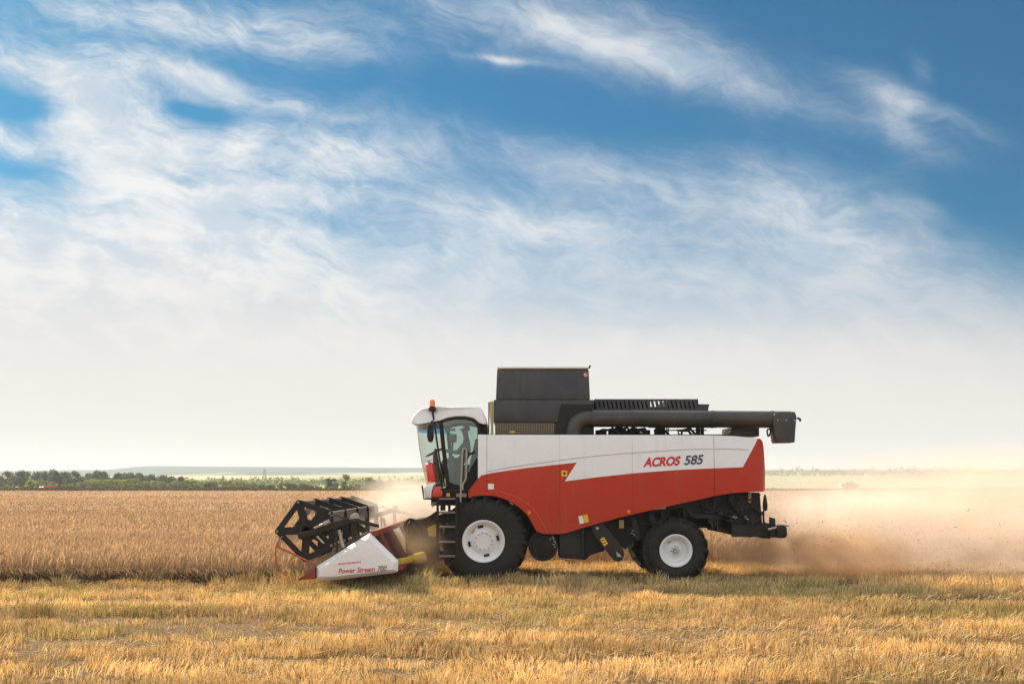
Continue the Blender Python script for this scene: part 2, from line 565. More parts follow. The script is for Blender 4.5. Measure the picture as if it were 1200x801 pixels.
# ================================================================== THE SETTING
# ---- ground: one sheet of soil and chaff out to the skyline
def ground_material():
    m = bpy.data.materials.new('field_soil')
    m.use_nodes = True
    t = NT(m.node_tree)
    b = m.node_tree.nodes['Principled BSDF']
    b.inputs['Roughness'].default_value = 0.95
    b.inputs['Specular IOR Level'].default_value = 0.1
    pos = t.n('ShaderNodeNewGeometry').outputs['Position']
    n1 = t.noise(pos, 0.9, 6.0, 0.65)
    n2 = t.noise(pos, 14.0, 6.0, 0.7)
    c = t.mix(t.smooth(n2, 0.35, 0.65), rgb(0.05, 0.033, 0.02), rgb(0.21, 0.14, 0.07))
    c = t.mix(t.m('MULTIPLY', n1, 0.5), c, rgb(0.27, 0.175, 0.08))
    s = t.n('ShaderNodeSeparateXYZ')
    t.L.new(pos, s.inputs[0])
    far = t.smooth(s.outputs[1], 30.0, 60.0)
    c = t.mix(far, c, t.mix(t.noise(pos, 0.05, 4.0), rgb(0.42, 0.29, 0.16), rgb(0.34, 0.23, 0.12)))
    # fields beyond the margin
    vz = t.n('ShaderNodeTexVoronoi')
    sc_ = t.n('ShaderNodeVectorMath', operation='MULTIPLY')
    t.L.new(pos, sc_.inputs[0])
    sc_.inputs[1].default_value = (0.0034, 0.0014, 0.0)
    t.L.new(sc_.outputs[0], vz.inputs['Vector'])
    vz.inputs['Scale'].default_value = 1.0
    cr = t.n('ShaderNodeValToRGB')
    e = cr.color_ramp.elements
    e[0].position, e[0].color = 0.0, rgb(0.30, 0.29, 0.13)
    e[1].position, e[1].color = 0.3, rgb(0.26, 0.28, 0.15)
    for p_, c_ in ((0.5, (0.42, 0.37, 0.20)), (0.7, (0.18, 0.21, 0.12)), (0.85, (0.36, 0.34, 0.18))):
        k = e.new(p_)
        k.color = rgb(*c_)
    sp2 = t.n('ShaderNodeSeparateColor')
    t.L.new(vz.outputs['Color'], sp2.inputs[0])
    t.L.new(sp2.outputs[0], cr.inputs[0])
    cr.color_ramp.interpolation = 'CONSTANT'
    wood = t.smooth(t.m('ADD', t.noise(pos, 0.0036, 5.0, 0.6), t.smooth(s.outputs[1], 1350.0, 1900.0, 0.0, 0.20)), 0.55, 0.60)
    fields = t.mix(wood, cr.outputs[0], rgb(0.025, 0.045, 0.045))
    c = t.mix(t.smooth(s.outputs[1], 225.0, 232.0), c, fields)
    t.L.new(c, b.inputs['Base Color'])
    bp = t.n('ShaderNodeBump')
    bp.inputs['Strength'].default_value = 0.8
    bp.inputs['Distance'].default_value = 0.05
    t.L.new(n2, bp.inputs['Height'])
    t.L.new(bp.outputs[0], b.inputs['Normal'])
    return m


def land(x, y):
    """height of the land: flat field, then a valley side rising to a long ridge"""
    h = np.clip(y - 420, 0, None) * 0.0150
    ang = x / np.maximum(y, 1.0) * F + 600          # bearing
    ridge = np.clip((y - 1500) / 520.0, 0, 1)
    ridge = ridge * ridge * (3 - 2 * ridge)
    h = np.minimum(h, 25 + 3 * fbm(x * 0.001, y * 0.001))
    bump = 10.5 * np.clip((x + 765) / 25, 0, 1) * np.clip((430 - x) / 1240, 0, 1) + 5 * np.clip((x + 1085) / 190, 0, 1) * np.clip((-310 - x) / 740, 0, 1)
    h = h + ridge * (bump + 4 + 3 * fbm(x * 0.003, y * 0.0008))
    h = h - np.clip((-x - 100) / 600, 0, 1) * np.clip((y - 420) / 500, 0, 1) * 5
    return np.where(y < 420, 0, h)


ys = np.concatenate([np.linspace(-60, 60, 13), np.linspace(75, 420, 14), np.linspace(450, 2600, 90)])
xs = np.linspace(-2700, 2700, 217)
X, Yg = np.meshgrid(xs, ys)
Zg = land(X, Yg)
co = np.stack([X.ravel(), Yg.ravel(), Zg.ravel()], 1)
nx, ny = len(xs), len(ys)
idx = np.arange(nx * ny).reshape(ny, nx)
fc = np.stack([idx[:-1, :-1].ravel(), idx[:-1, 1:].ravel(), idx[1:, 1:].ravel(), idx[1:, :-1].ravel()], 1)
ground = np_mesh('ground', co, fc, ground_material(), smooth=True)
tag(ground, kind='structure')

# ---- stalks
def ribbons(base, h, w, lean, curl, widths, levels, yaw, col3):
    """many little ribbons: base (n,3), height, width, lean (n,2) at the tip in metres, returns co, faces, tint"""
    n = len(h)
    k = len(levels)
    cosy, siny = np.cos(yaw), np.sin(yaw)
    co = np.empty((n, k, 2, 3), dtype=np.float32)
    for j, (lv, wd) in enumerate(zip(levels, widths)):
        cx = base[:, 0] + lean[:, 0] * lv ** curl
        cy = base[:, 1] + lean[:, 1] * lv ** curl
        cz = base[:, 2] + h * (lv - 0.12 * (lv ** 3))
        hw = w * wd * 0.5
        co[:, j, 0] = np.stack([cx - cosy * hw, cy - siny * hw, cz], 1)
        co[:, j, 1] = np.stack([cx + cosy * hw, cy + siny * hw, cz], 1)
    co = co.reshape(-1, 3)
    b0 = (np.arange(n) * k * 2)[:, None]
    fs = []
    for j in range(k - 1):
        q = np.array([2 * j, 2 * j + 1, 2 * j + 3, 2 * j + 2])
        fs.append(b0 + q[None])
    faces = np.concatenate(fs, 0)
    tint = np.repeat(col3[:, None], k * 2, axis=1).reshape(-1, 3)
    return co, faces, tint


def join_np(parts):
    co, fs, ti, o = [], [], [], 0
    for a, b, c in parts:
        co.append(a)
        fs.append(b + o)
        ti.append(c)
        o += len(a)
    return np.concatenate(co), np.concatenate(fs), np.concatenate(ti)


M_STUB = blade_mat('straw', 0.27)
M_CROP = blade_mat('ripe_crop', 0.40, tmul=(1.12, 0.95, 0.7))
M_LEAF = blade_mat('leaves', 0.45, tmul=(1.0, 1.1, 0.5))

CUT_X = -4.35        # where the knife has reached
def crop_edge(x):    # near edge of the standing crop
    return 20.45 + 0.16 * (vnoise(x * 0.9, x * 0 + 3.3) - 0.5) - (x + 4.5) * 0.055

def pick(n, pal, wts):
    pal = np.array(pal)
    i = RG.choice(len(pal), n, p=np.array(wts) / sum(wts))
    return pal[i] * (0.78 + 0.44 * RG.random((n, 1)))


STRAW = [(0.72, 0.53, 0.26), (0.68, 0.46, 0.19), (0.80, 0.65, 0.39), (0.27, 0.165, 0.07), (0.72, 0.55, 0.29)]

def scatter_trap(n, y0, y1, margin):
    y = np.sqrt(RG.random(n) * (y1 ** 2 - y0 ** 2) + y0 ** 2)
    x = (RG.random(n) * 2 - 1) * (0.53 * y + margin)
    return x, y

# standing stubble
n = 640000
x, y = scatter_trap(n, 8.6, 26.3, 6.0)
keep = (y < crop_edge(x) + 0.05) | ((x > CUT_X) & (y > 18.0))
# wheel ruts and drill rows thin it out
furrow = lambda x, y: np.exp(-((((y + 0.10 * np.sin(x * 0.35) + 0.16 * (vnoise(x * 0.6, y * 0.6) - 0.5)) % 1.22) - 0.61) / 0.17) ** 2) * np.clip(2.8 * (vnoise(x * 0.40 + 60, np.floor(y / 1.22) * 3.7) - 0.26), 0, 1)
fur = furrow(x, y)
rows = 0.55 * fbm(x * 0.10 + 5, y * 1.7, 2) + 0.45 * fbm(x * 0.4 + 5, y * 2.2, 2) - 0.30 * fur
pat = fbm(x * 0.8, y * 2.6, 3)
tuft = vnoise(x * 3.4 + 3, y * 4.6 + 8)
keep &= RG.random(n) < np.clip(0.15 + 3.0 * (rows - 0.33) + 1.4 * (pat - 0.45) + 2.2 * (tuft - 0.5) - 1.8 * fur, 0.02, 1)
keep &= RG.random(n) < np.where(y > 20.3, 0.6, 1.0)
x, y = x[keep], y[keep]
rows, pat = rows[keep], pat[keep]
n = len(x)
green = fbm(x * 0.45 + 40, y * 1.1 + 7, 3) + 0.17 * np.exp(-((y - 17.9) / 0.9) ** 2)
g = (RG.random(n) < np.clip((green - 0.55) * 2.4, 0, 0.42))
hh = (0.07 + 0.085 * RG.random(n)) * np.clip(0.55 + 1.6 * (rows - 0.25), 0.5, 1.25)
clump = vnoise(x * 3.4 + 3, y * 4.6 + 8) * vnoise(x * 1.7 + 30, y * 2.2)
hh *= 0.66 + 1.35 * clump
hh *= 1.0 + np.where(x > CUT_X - 1.0, 1.05, 0.55) * np.exp(-((y - np.where(x > CUT_X - 1.0, 20.2, crop_edge(x) - 0.25)) / 0.6) ** 2)
c3 = pick(n, STRAW, (3, 3, 2.4, 2.0, 2))
c3[g] = pick(g.sum(), [(0.42, 0.41, 0.15), (0.50, 0.46, 0.19), (0.30, 0.33, 0.11)], (2, 2, 1))
cl = np.stack([vnoise(x * 3.1 + 70, y * 3.1) - 0.45, vnoise(x * 3.1 + 20, y * 3.1 + 50) - 0.5], 1)
lean = RG.normal(0, 1, (n, 2)) * (hh * 0.26)[:, None] + (cl * 0.7 + np.array([0.10, 0.0])) * hh[:, None]
c3 *= (0.66 + 0.6 * vnoise(x * 2.3 + 11, y * 3.3 + 5))[:, None] * (0.62 + 0.75 * vnoise(x * 0.12, y * 1.3 + 31))[:, None]
b3 = np.stack([x, y, np.zeros(n)], 1)
stub = ribbons(b3, hh, 0.0052 + 0.0058 * RG.random(n), lean * 0.8, 1.25, (1.0, 0.95, 0.75), (0, 0.55, 1.0), RG.normal(0, 0.8, n), c3)
# loose straw and leaves left lying on top
n = 115000
x, y = scatter_trap(n, 8.6, 26.0, 6.0)
keep = (y < crop_edge(x) - 0.05) | ((x > CUT_X + 0.5) & (y > 18.0))
keep &= RG.random(n) < np.clip(0.15 + 3.6 * (fbm(x * 0.16 + 9, y * 1.5 + 3, 3) - 0.40), 0.05, 1)
x, y = x[keep], y[keep]
n = len(x)
ln = 0.05 + 0.17 * RG.random(n)
a = RG.normal(0, 0.6, n) + np.pi * RG.integers(0, 2, n)
lean = np.stack([np.cos(a), np.sin(a) * 0.8], 1) * ln[:, None]
z0 = 0.01 + 0.10 * RG.random(n) ** 1.5
b3 = np.stack([x, y, z0], 1)
lay = ribbons(b3, 0.01 + 0.07 * RG.random(n), 0.006 + 0.005 * RG.random(n), lean, 1.0, (0.7, 1.0, 0.6), (0, 0.5, 1.0), a + np.pi / 2 + RG.normal(0, 0.4, n), pick(n, [(0.66, 0.47, 0.24), (0.58, 0.37, 0.15), (0.74, 0.57, 0.34), (0.36, 0.23, 0.11)], (3, 3, 2, 1)))
stubble = np_mesh('stubble', *join_np([stub, lay])[:2], M_STUB, join_np([stub, lay])[2])
tag(stubble, 'golden cut stubble with loose straw and green weeds in front of the harvester', 'stubble', kind='stuff')

# ---- the standing crop
CROP = [(0.43, 0.315, 0.21), (0.36, 0.255, 0.165), (0.52, 0.395, 0.275), (0.28, 0.19, 0.12), (0.46, 0.34, 0.225)]
def crop_zone(n, y0, y1, hmul, w, margin, lvl=4):
    x, y = scatter_trap(n, y0, y1, margin)
    k = ((x < CUT_X + 0.25 * RG.random(n)) & (y > crop_edge(x) + 0.25 * RG.random(n))) | (y > 25.75 + 0.15 * RG.random(n))
    x, y = x[k], y[k]
    n = len(x)
    und = fbm(x * 0.13, y * 0.10, 3)
    h = (0.60 + 0.20 * RG.random(n) + 0.10 * (und - 0.5)) * hmul
    c = pick(n, CROP, (3, 3, 2, 1.5, 2)) * (0.7 + 0.6 * fbm(x * 0.06, y * 0.045 + 4, 3))[:, None]
    ln = RG.normal(0, 1, (n, 2)) * 0.11 + np.array([0.07, -0.02])
    b = np.stack([x, y, np.zeros(n)], 1)
    return ribbons(b, h, w * (0.8 + 0.5 * RG.random(n)), ln, 2.0, (0.55, 0.55, 0.6, 1.5, 1.5, 0.3), (0, 0.45, 0.74, 0.80, 0.93, 1.0), RG.normal(0, 0.9, n), c)
zones = [crop_zone(110000, 19.6, 30, 1.0, 0.011, 3.0), crop_zone(80000, 30, 55, 1.0, 0.022, 4.0), crop_zone(60000, 55, 110, 1.0, 0.045, 8.0), crop_zone(45000, 110, 206, 1.0, 0.085, 14.0)]
# weeds and broken stalks tangled along the foot of the edge
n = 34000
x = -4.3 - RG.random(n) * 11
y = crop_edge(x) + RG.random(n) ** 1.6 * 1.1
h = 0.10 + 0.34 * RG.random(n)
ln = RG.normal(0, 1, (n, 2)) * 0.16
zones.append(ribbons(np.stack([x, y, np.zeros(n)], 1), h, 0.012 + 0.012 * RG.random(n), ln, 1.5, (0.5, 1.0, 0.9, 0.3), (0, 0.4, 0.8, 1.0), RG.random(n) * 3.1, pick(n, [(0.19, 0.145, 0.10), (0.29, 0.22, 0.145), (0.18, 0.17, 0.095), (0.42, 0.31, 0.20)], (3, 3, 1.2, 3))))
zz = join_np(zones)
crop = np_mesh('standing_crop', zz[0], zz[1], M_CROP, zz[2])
tag(crop, 'ripe brown cereal crop standing uncut ahead of and beyond the harvester', 'crop', kind='stuff')

# the thick of the crop between the stalks
def thatch_material():
    m = bpy.data.materials.new('crop_thatch')
    m.use_nodes = True
    t = NT(m.node_tree)
    b = m.node_tree.nodes['Principled BSDF']
    b.inputs['Roughness'].default_value = 1.0
    b.inputs['Specular IOR Level'].default_value = 0.05
    pos = t.n('ShaderNodeNewGeometry').outputs['Position']
    c = t.mix(t.smooth(t.noise(pos, 9.0, 6.0, 0.7), 0.35, 0.65), rgb(0.20, 0.13, 0.07), rgb(0.42, 0.295, 0.18))
    c = t.mix(t.smooth(t.noise(pos, 0.12, 4.0, 0.6), 0.35, 0.65), c, rgb(0.44, 0.295, 0.165))
    t.L.new(c, b.inputs['Base Color'])
    bp = t.n('ShaderNodeBump')
    bp.inputs['Strength'].default_value = 1.0
    bp.inputs['Distance'].default_value = 0.12
    t.L.new(t.noise(pos, 6.0, 6.0, 0.75), bp.inputs['Height'])
    t.L.new(bp.outputs[0], b.inputs['Normal'])
    return m
def thatch(x0, x1, y0, y1, step):
    gx = np.arange(x0, x1 + 1e-6, step)
    gy = np.concatenate([np.arange(y0, min(y0 + 40, y1), step), np.arange(min(y0 + 40, y1), y1 + 3, 3.0)])
    a, b = np.meshgrid(gx, gy)
    z = 0.46 + 0.14 * fbm(a * 1.7, b * 1.7, 3) + 0.08 * (fbm(a * 0.13, b * 0.10, 3) - 0.5)
    z[0, :] = 0.0
    z[1, :] = np.minimum(z[1, :], 0.25)
    c = np.stack([a.ravel(), b.ravel(), z.ravel()], 1)
    i = np.arange(a.size).reshape(a.shape)
    return c, np.stack([i[:-1, :-1].ravel(), i[:-1, 1:].ravel(), i[1:, 1:].ravel(), i[1:, :-1].ravel()], 1), np.ones((a.size, 3), dtype=np.float32)
th = join_np([thatch(-125, -4.9, 21.9, 26.0, 0.35), thatch(-125, 130, 26.3, 206, 0.7)])
thatch_o = np_mesh('crop_undergrowth', th[0], th[1], thatch_material(), smooth=True)
tag(thatch_o, 'dense brown thatch of stems inside the uncut crop', 'crop', kind='stuff')

# ---- dark field margin of dead weeds at the far end of the crop
n = 60000
x = -190 + RG.random(n) * 400
y = 209 + RG.random(n) * 10
h = (0.65 + 0.7 * RG.random(n)) * np.where(x > 30, 0.95, 1.0) * (0.75 + 0.5 * fbm(x * 0.08, y * 0.2, 3))
ln = RG.normal(0, 1, (n, 2)) * 0.15
mg = ribbons(np.stack([x, y, np.zeros(n)], 1), h, 0.10 + 0.16 * RG.random(n), ln, 1.5, (0.7, 1.0, 0.9, 0.3), (0, 0.4, 0.8, 1.0), RG.normal(0, 0.8, n), pick(n, [(0.075, 0.052, 0.045), (0.10, 0.065, 0.05), (0.06, 0.058, 0.035), (0.13, 0.11, 0.05)], (3, 3, 2, 1)))
margin = np_mesh('field_margin', mg[0], mg[1], M_CROP, mg[2])
tag(margin, 'dark strip of dead weeds along the far end of the crop', 'weeds', kind='stuff')

# ------------------------------------------------------------------ trees
def bark():
    return mat('bark', (0.10, 0.075, 0.055), 0.9, dirt=0.1)

def leaf_cloud(lobes, nleaf, size, pal, wts, rng):
    """leaf clumps through the volume of several lobes; lobes (cx,cy,cz,rx,ry,rz)"""
    n = nleaf
    lob = np.array(lobes)
    vol = (lob[:, 3] * lob[:, 4] * lob[:, 5]) ** 0.8
    i = rng.choice(len(lob), n, p=vol / vol.sum())
    d = rng.normal(0, 1, (n, 3))
    d /= np.linalg.norm(d, axis=1)[:, None]
    r = rng.random(n) ** 0.45
    r *= 0.82 + 0.3 * rng.random(n)
    p = lob[i, :3] + d * r[:, None] * lob[i, 3:]
    u = rng.normal(0, 1, (n, 3))
    u /= np.linalg.norm(u, axis=1)[:, None]
    v = np.cross(u, rng.normal(0, 1, (n, 3)))
    v /= np.linalg.norm(v, axis=1)[:, None]
    s = size * (0.5 + 0.9 * rng.random(n))[:, None]
    co = np.stack([p - u * s, p + v * s * 0.7, p + u * s, p - v * s * 0.7], 1).reshape(-1, 3)
    f = np.arange(n * 4).reshape(n, 4)
    pal = np.array(pal)
    c = pal[rng.choice(len(pal), n, p=np.array(wts) / sum(wts))] * (0.75 + 0.5 * rng.random((n, 1)))
    c *= (0.85 + 0.3 * rng.random(len(lob)))[i][:, None]
    return co, f, np.repeat(c, 4, axis=0)


def make_tree(name, h, spread, nleaf, size, pal, wts, seed, bare=0.3, nl=9, label=None, cat='tree', group=None):
    """tree standing at the origin: > trunk, crown"""
    rng = np.random.default_rng(seed)
    root = empty(name, (0, 0, 0))
    tag(root, label, cat, group)
    lobes = []
    bm = bmesh.new()
    top = h * 0.82
    tube(bm, [(0, 0, -0.1), (0.05 * h * (rng.random() - 0.5), 0, h * 0.35), (0.08 * h * (rng.random() - 0.5), 0, top)], [0.035 * h, 0.024 * h, 0.008 * h], 7)
    for k in range(nl):
        a = rng.random() * 6.283
        zc = h * (bare + (1 - bare) * (0.1 + 0.78 * rng.random()))
        prof = math.sin(math.pi * min(1, max(0.12, (zc / h - bare * 0.6) / (1.06 - bare * 0.6)))) ** 0.7
        rr = spread * prof * (0.35 + 0.4 * rng.random())
        c = (math.cos(a) * rr, math.sin(a) * rr, zc)
        s = spread * (0.34 + 0.28 * rng.random())
        lobes.append((c[0], c[1], c[2], s, s, min(s * 0.8, h * 0.3)))
        z0 = max(h * 0.12, zc - 0.28 * h)
        tube(bm, [(0, 0, z0), (c[0] * 0.5, c[1] * 0.5, (z0 + zc) / 2 + 0.03 * h), c], [0.014 * h, 0.009 * h, 0.003 * h], 5)
    lobes.append((0, 0, h * 0.84, spread * 0.32, spread * 0.32, h * 0.16))
    obj('trunk', bm, bark(), root)
    co, f, c = leaf_cloud(lobes, nleaf, size, pal, wts, rng)
    co[:, 2] = np.maximum(co[:, 2], 0.05)
    np_mesh('crown', co, f, M_LEAF, c, root)
    return root


def copy_tree(root, loc, scale, rz, label=None, group=None):
    r = root.copy()
    col.objects.link(r)
    r.location = loc
    r.scale = scale
    r.rotation_euler = (0, 0, rz)
    if label: r['label'] = label
    if group: r['group'] = group
    for ch in list(root.children):
        c = ch.copy()
        col.objects.link(c)
        c.parent = r
    return r


DARKG = [(0.09, 0.115, 0.07), (0.105, 0.13, 0.07), (0.075, 0.095, 0.06), (0.14, 0.16, 0.085)]
MIDG = [(0.15, 0.17, 0.08), (0.19, 0.20, 0.09), (0.12, 0.14, 0.07), (0.23, 0.22, 0.11)]
YELG = [(0.20, 0.22, 0.06), (0.27, 0.25, 0.08), (0.15, 0.17, 0.05), (0.32, 0.27, 0.10)]
DULL = [(0.16, 0.13, 0.09), (0.12, 0.10, 0.07), (0.10, 0.11, 0.06), (0.2, 0.16, 0.11)]
W4 = (3, 3, 2, 1.5)
rt = random.Random(11)

def place(kind, items, label, group=None):
    """items: (px, top row, Y, spread factor)"""
    first = [True] * len(kind)
    for j, (px, top, Yt, sf) in enumerate(items):
        k = rt.randrange(len(kind))
        proto, ph = kind[k]
        hgt = H - (top - HZ) * Yt / F
        s = hgt / ph
        loc = Vector(((px - 600) * Yt / F, Yt, 0))
        if first[k]:
            first[k] = False
            r = proto
            r.location = loc
            r.scale = (s * sf, s * sf, s)
            r.rotation_euler = (0, 0, rt.random() * 6)
            r['label'] = label
            if group: r['group'] = group
        else:
            copy_tree(proto, loc, (s * sf, s * sf, s), rt.random() * 6, label, group)
    for k, fl in enumerate(first):
        if fl:
            for ch in list(kind[k][0].children):
                bpy.data.objects.remove(ch)
            bpy.data.objects.remove(kind[k][0])

dk = [(make_tree('broadleaf_tree', 7, 2.9, 900, 0.42, DARKG, W4, s, 0.16), 7) for s in (1, 2, 3, 4)]
itm = []
for i, (px, top) in enumerate([(2, 557), (12, 553), (22, 551.5), (33, 552), (44, 551.5), (55, 553), (66, 551), (78, 552), (90, 552.5), (100, 553.5), (112, 552), (122, 552.5), (134, 553.5), (145, 554), (156, 553.5), (167, 554.5), (178, 556), (189, 557), (201, 557.5), (212, 558.5)]):
    itm.append((px + rt.uniform(-2, 2), top + rt.uniform(-1.0, 1.0), 300 + rt.uniform(-12, 25), rt.uniform(0.85, 1.25)))
place(dk, itm, 'dark green broadleaf tree in the grove beyond the far end of the crop', 'trees of the dark grove at the field end')
mk = [(make_tree('shrub', 3.2, 1.9, 420, 0.30, MIDG, W4, s, 0.02, 7, cat='shrub'), 3.2) for s in (21, 22, 23)]
itm = []
px = 8.0
while px < 460:
    base = 565.5 - 2.2 * (fbm(np.array([px * 0.06]), np.array([2.0]), 2)[0] - 0.5) * 4
    itm.append((px, base + rt.uniform(-1.5, 1.5), 255 + rt.uniform(-14, 22), rt.uniform(0.9, 1.6)))
    px += rt.uniform(4.5, 8.5)
place(mk, itm, 'mid green shrub in the hedgerow behind the dark field margin', 'shrubs of the hedgerow at the field end')
yk = [(make_tree('willow_bush', 3.6, 2.2, 520, 0.30, YELG, W4, s, 0.02, 8, cat='bush'), 3.6) for s in (31, 32)]
itm = [(px + rt.uniform(-2, 2), 561.2 + 0.012 * (px - 125) + rt.uniform(-0.9, 0.9), 280 + rt.uniform(-6, 6), rt.uniform(1.0, 1.5)) for px in range(102, 168, 6)]
itm += [(px, 562.5 + rt.uniform(-1, 1.2), 285 + rt.uniform(-6, 6), rt.uniform(1.0, 1.4)) for px in (178, 187, 205, 222, 236, 251, 266, 283, 296)]
place(yk, itm, 'yellow green bush in the paler thicket in front of the dark grove', 'bushes of the pale thicket at the field end')
# singles that stand out
def single(name, px, top, Yt, spread, nleaf, size, pal, seed, bare, label, cat='tree', nl=8):
    hgt = H - (top - HZ) * Yt / F
    r = make_tree(name, hgt, spread, nleaf, size, pal, W4, seed, bare, nl, label, cat)
    r.location = ((px - 600) * Yt / F, Yt, 0)
single('bush', 35.5, 561.5, 216, 1.15, 500, 0.2, [(0.26, 0.36, 0.05), (0.33, 0.40, 0.07), (0.2, 0.28, 0.05), (0.38, 0.42, 0.1)], 41, 0.0, 'bright yellow green bush alone at the field end beside a red trailer', 'bush')
single('poplar_tree', 405, 555.5, 262, 1.25, 420, 0.26, YELG, 42, 0.38, 'tallest pale yellow green tree rising from the hedgerow by the dust', nl=7)
single('broadleaf_tree', 385, 559.5, 265, 1.2, 420, 0.26, DARKG, 43, 0.1, 'round topped dark tree just left of the tallest pale hedgerow tree')
single('broadleaf_tree', 392.5, 560.0, 265, 0.8, 320, 0.26, DARKG, 44, 0.1, 'slim dark tree directly against the tallest pale hedgerow tree')
single('broadleaf_tree', 434, 559.0, 275, 1.8, 500, 0.28, DARKG, 45, 0.22, 'round dark tree behind the harvester reel, nearest the dust')
single('bare_tree', 3.5, 555, 290, 1.2, 160, 0.22, DULL, 46, 0.2, 'thin grey brown half bare tree at the outer end of the dark grove')
single('bare_tree', 14, 554, 288, 1.5, 220, 0.24, DULL, 47, 0.2, 'bushy grey brown half bare tree beside the thin bare one')

# belt of little trees far off on the valley side behind the machine
n = 0
bel = []
rb = np.random.default_rng(5)
for k in range(170):
    px = 880 + 340 * (k + rb.random()) / 170
    Yt = 1000 + 60 * rb.random()
    bx = (px - 600) * Yt / F
    z = float(land(np.array([bx]), np.array([Yt]))[0])
    hh_ = 5 + 7 * rb.random() ** 1.3
    bel.append(leaf_cloud([(bx, Yt, z + hh_ * 0.5, 1.5 + rb.random() * 1.3, 2.0, hh_ * 0.5)], 26, 0.9, MIDG, W4, rb))
bz = join_np(bel)
belt = np_mesh('shelter_belt', bz[0], bz[1], M_LEAF, bz[2])
tag(belt, 'faint belt of small trees far off on the valley side behind the dust', 'tree belt', kind='stuff')
bel = []
for k in range(260):
    px = 175 + 330 * (k + rb.random()) / 260
    Yt = 470 + 60 * rb.random()
    bx = (px - 600) * Yt / F
    z = float(land(np.array([bx]), np.array([Yt]))[0])
    hh_ = 2.0 + 2.8 * rb.random() ** 1.6
    bel.append(leaf_cloud([(bx, Yt, z + hh_ * 0.5, 1.4 + rb.random() * 1.2, 2.0, hh_ * 0.5)], 24, 0.6, MIDG + YELG, W4 + W4, rb))
bz = join_np(bel)
belt = np_mesh('far_scrub', bz[0], bz[1], M_LEAF, bz[2])
tag(belt, 'pale green scrub spreading behind the hedgerow towards the hills', 'scrub', kind='stuff')

# ------------------------------------------------------------------ pylon, poles
def pylon(px, top, Yt):
    global ORG
    zg = float(land(np.array([(px - 600) * Yt / F]), np.array([Yt]))[0])
    hgt = H - (top - HZ) * Yt / F - zg
    r = empty('pylon', ((px - 600) * Yt / F, Yt, zg))
    tag(r, 'thin lattice power pylon standing before the blue hills', 'pylon')
    m = mat('galvanised', (0.28, 0.28, 0.30), 0.6, metal=0.2)
    bm = bmesh.new()
    b, t_ = 1.5, 0.35
    lv = [0, 0.3, 0.55, 0.75, 0.9, 1.0]
    cs = [(-1, -1), (1, -1), (1, 1), (-1, 1)]
    def P(k, l):
        s = b + (t_ - b) * min(1, l * 1.25)
        return Vector((cs[k][0] * s, cs[k][1] * s, l * hgt))
    for k in range(4):
        for i in range(5):
            tube(bm, [P(k, lv[i]), P(k, lv[i + 1])], 0.09, 4)
            tube(bm, [P(k, lv[i]), P((k + 1) % 4, lv[i + 1])], 0.05, 4)
            tube(bm, [P((k + 1) % 4, lv[i]), P(k, lv[i + 1])], 0.05, 4)
    obj('lattice_mast', bm, m, r)
    bm = bmesh.new()
    for l, w in ((0.78, 1.6), (0.93, 1.1)):
        tube(bm, [(-w, 0, l * hgt), (0, 0, l * hgt + 0.3), (w, 0, l * hgt)], 0.08, 4)
    obj('cross_arm', bm, m, r)

pylon(310, 549.5, 560)
def pole(px, top, Yt, label):
    hgt = H - (top - HZ) * Yt / F
    r = empty('utility_pole', ((px - 600) * Yt / F, Yt, 0))
    tag(r, label, 'pole')
    m = mat('old_wood', (0.12, 0.10, 0.085), 0.9)
    bm = bmesh.new()
    tube(bm, [(0, 0, -0.2), (0, 0, hgt)], [0.16, 0.11], 8)
    obj('post', bm, m, r)
    bm = bmesh.new()
    bar(bm, (-0.8, 0, hgt - 0.4), (0.8, 0, hgt - 0.4), 0.14, 0.12)
    obj('crossbar', bm, m, r)
pole(272, 561, 330, 'wooden utility pole sticking up from the hedgerow near the lattice pylon')

# ------------------------------------------------------------------ small far vehicles
def wheel_small(bm, c, r, w, mi):
    lathe(bm, [(0.0, 0), (r * 0.5, 0), (r * 0.55, -0.02), (r * 0.92, -0.02), (r, 0.05), (r, w - 0.05), (r * 0.92, w), (0, w)], c, 20, mi)

def red_trailer():
    global ORG
    Yt = 215
    x0 = (57 - 600) * Yt / F
    r = empty('farm_trailer', (x0, Yt, 0))
    tag(r, 'small red farm trailer parked at the field end beside a bright bush', 'trailer')
    m = mat('trailer_red', (0.60, 0.05, 0.03), 0.5)
    bm = bmesh.new()
    a = [Vector((-1.0, 0, 0.75)), Vector((1.0, 0, 0.75)), Vector((1.1, 0, 1.65)), Vector((-1.1, 0, 1.65))]
    poly_w(bm, a, Vector((0, 2.0, 0)))
    obj('tipping_body', bm, m, r, bevel=0.04)
    bm = bmesh.new()
    box(bm, -1.0, 1.0, 0.5, 1.5, 0.6, 0.74)
    bar(bm, (-1.0, 1.0, 0.66), (-2.6, 1.0, 0.5), 0.12, 0.12)
    obj('drawbar', bm, M_BLACK, r)
    for yy in (-0.05, 1.75):
        bm = bmesh.new()
        wheel_small(bm, Vector((0.1, yy, 0.45)), 0.45, 0.3, 0)
        obj('wheel', bm, M_RUB, r)
    r2 = empty('water_tank', (x0 - 1.75, Yt + 0.3, 0))
    tag(r2, 'pale water tank standing between the red trailer and the bright bush', 'tank')
    bm = bmesh.new()
    tube(bm, [(-0.7, 0.6, 1.0), (-0.62, 0.6, 1.0), (0.62, 0.6, 1.0), (0.7, 0.6, 1.0)], [0.3, 0.45, 0.45, 0.3], 14)
    obj('vessel', bm, M_WDEC, r2)
    bm = bmesh.new()
    for xx in (-0.45, 0.45):
        box(bm, xx - 0.06, xx + 0.06, 0.25, 0.95, -0.02, 0.62)
    box(bm, -0.5, 0.5, 0.5, 0.7, 0.3, 0.36)
    obj('stand', bm, M_BLACK, r2)
red_trailer()

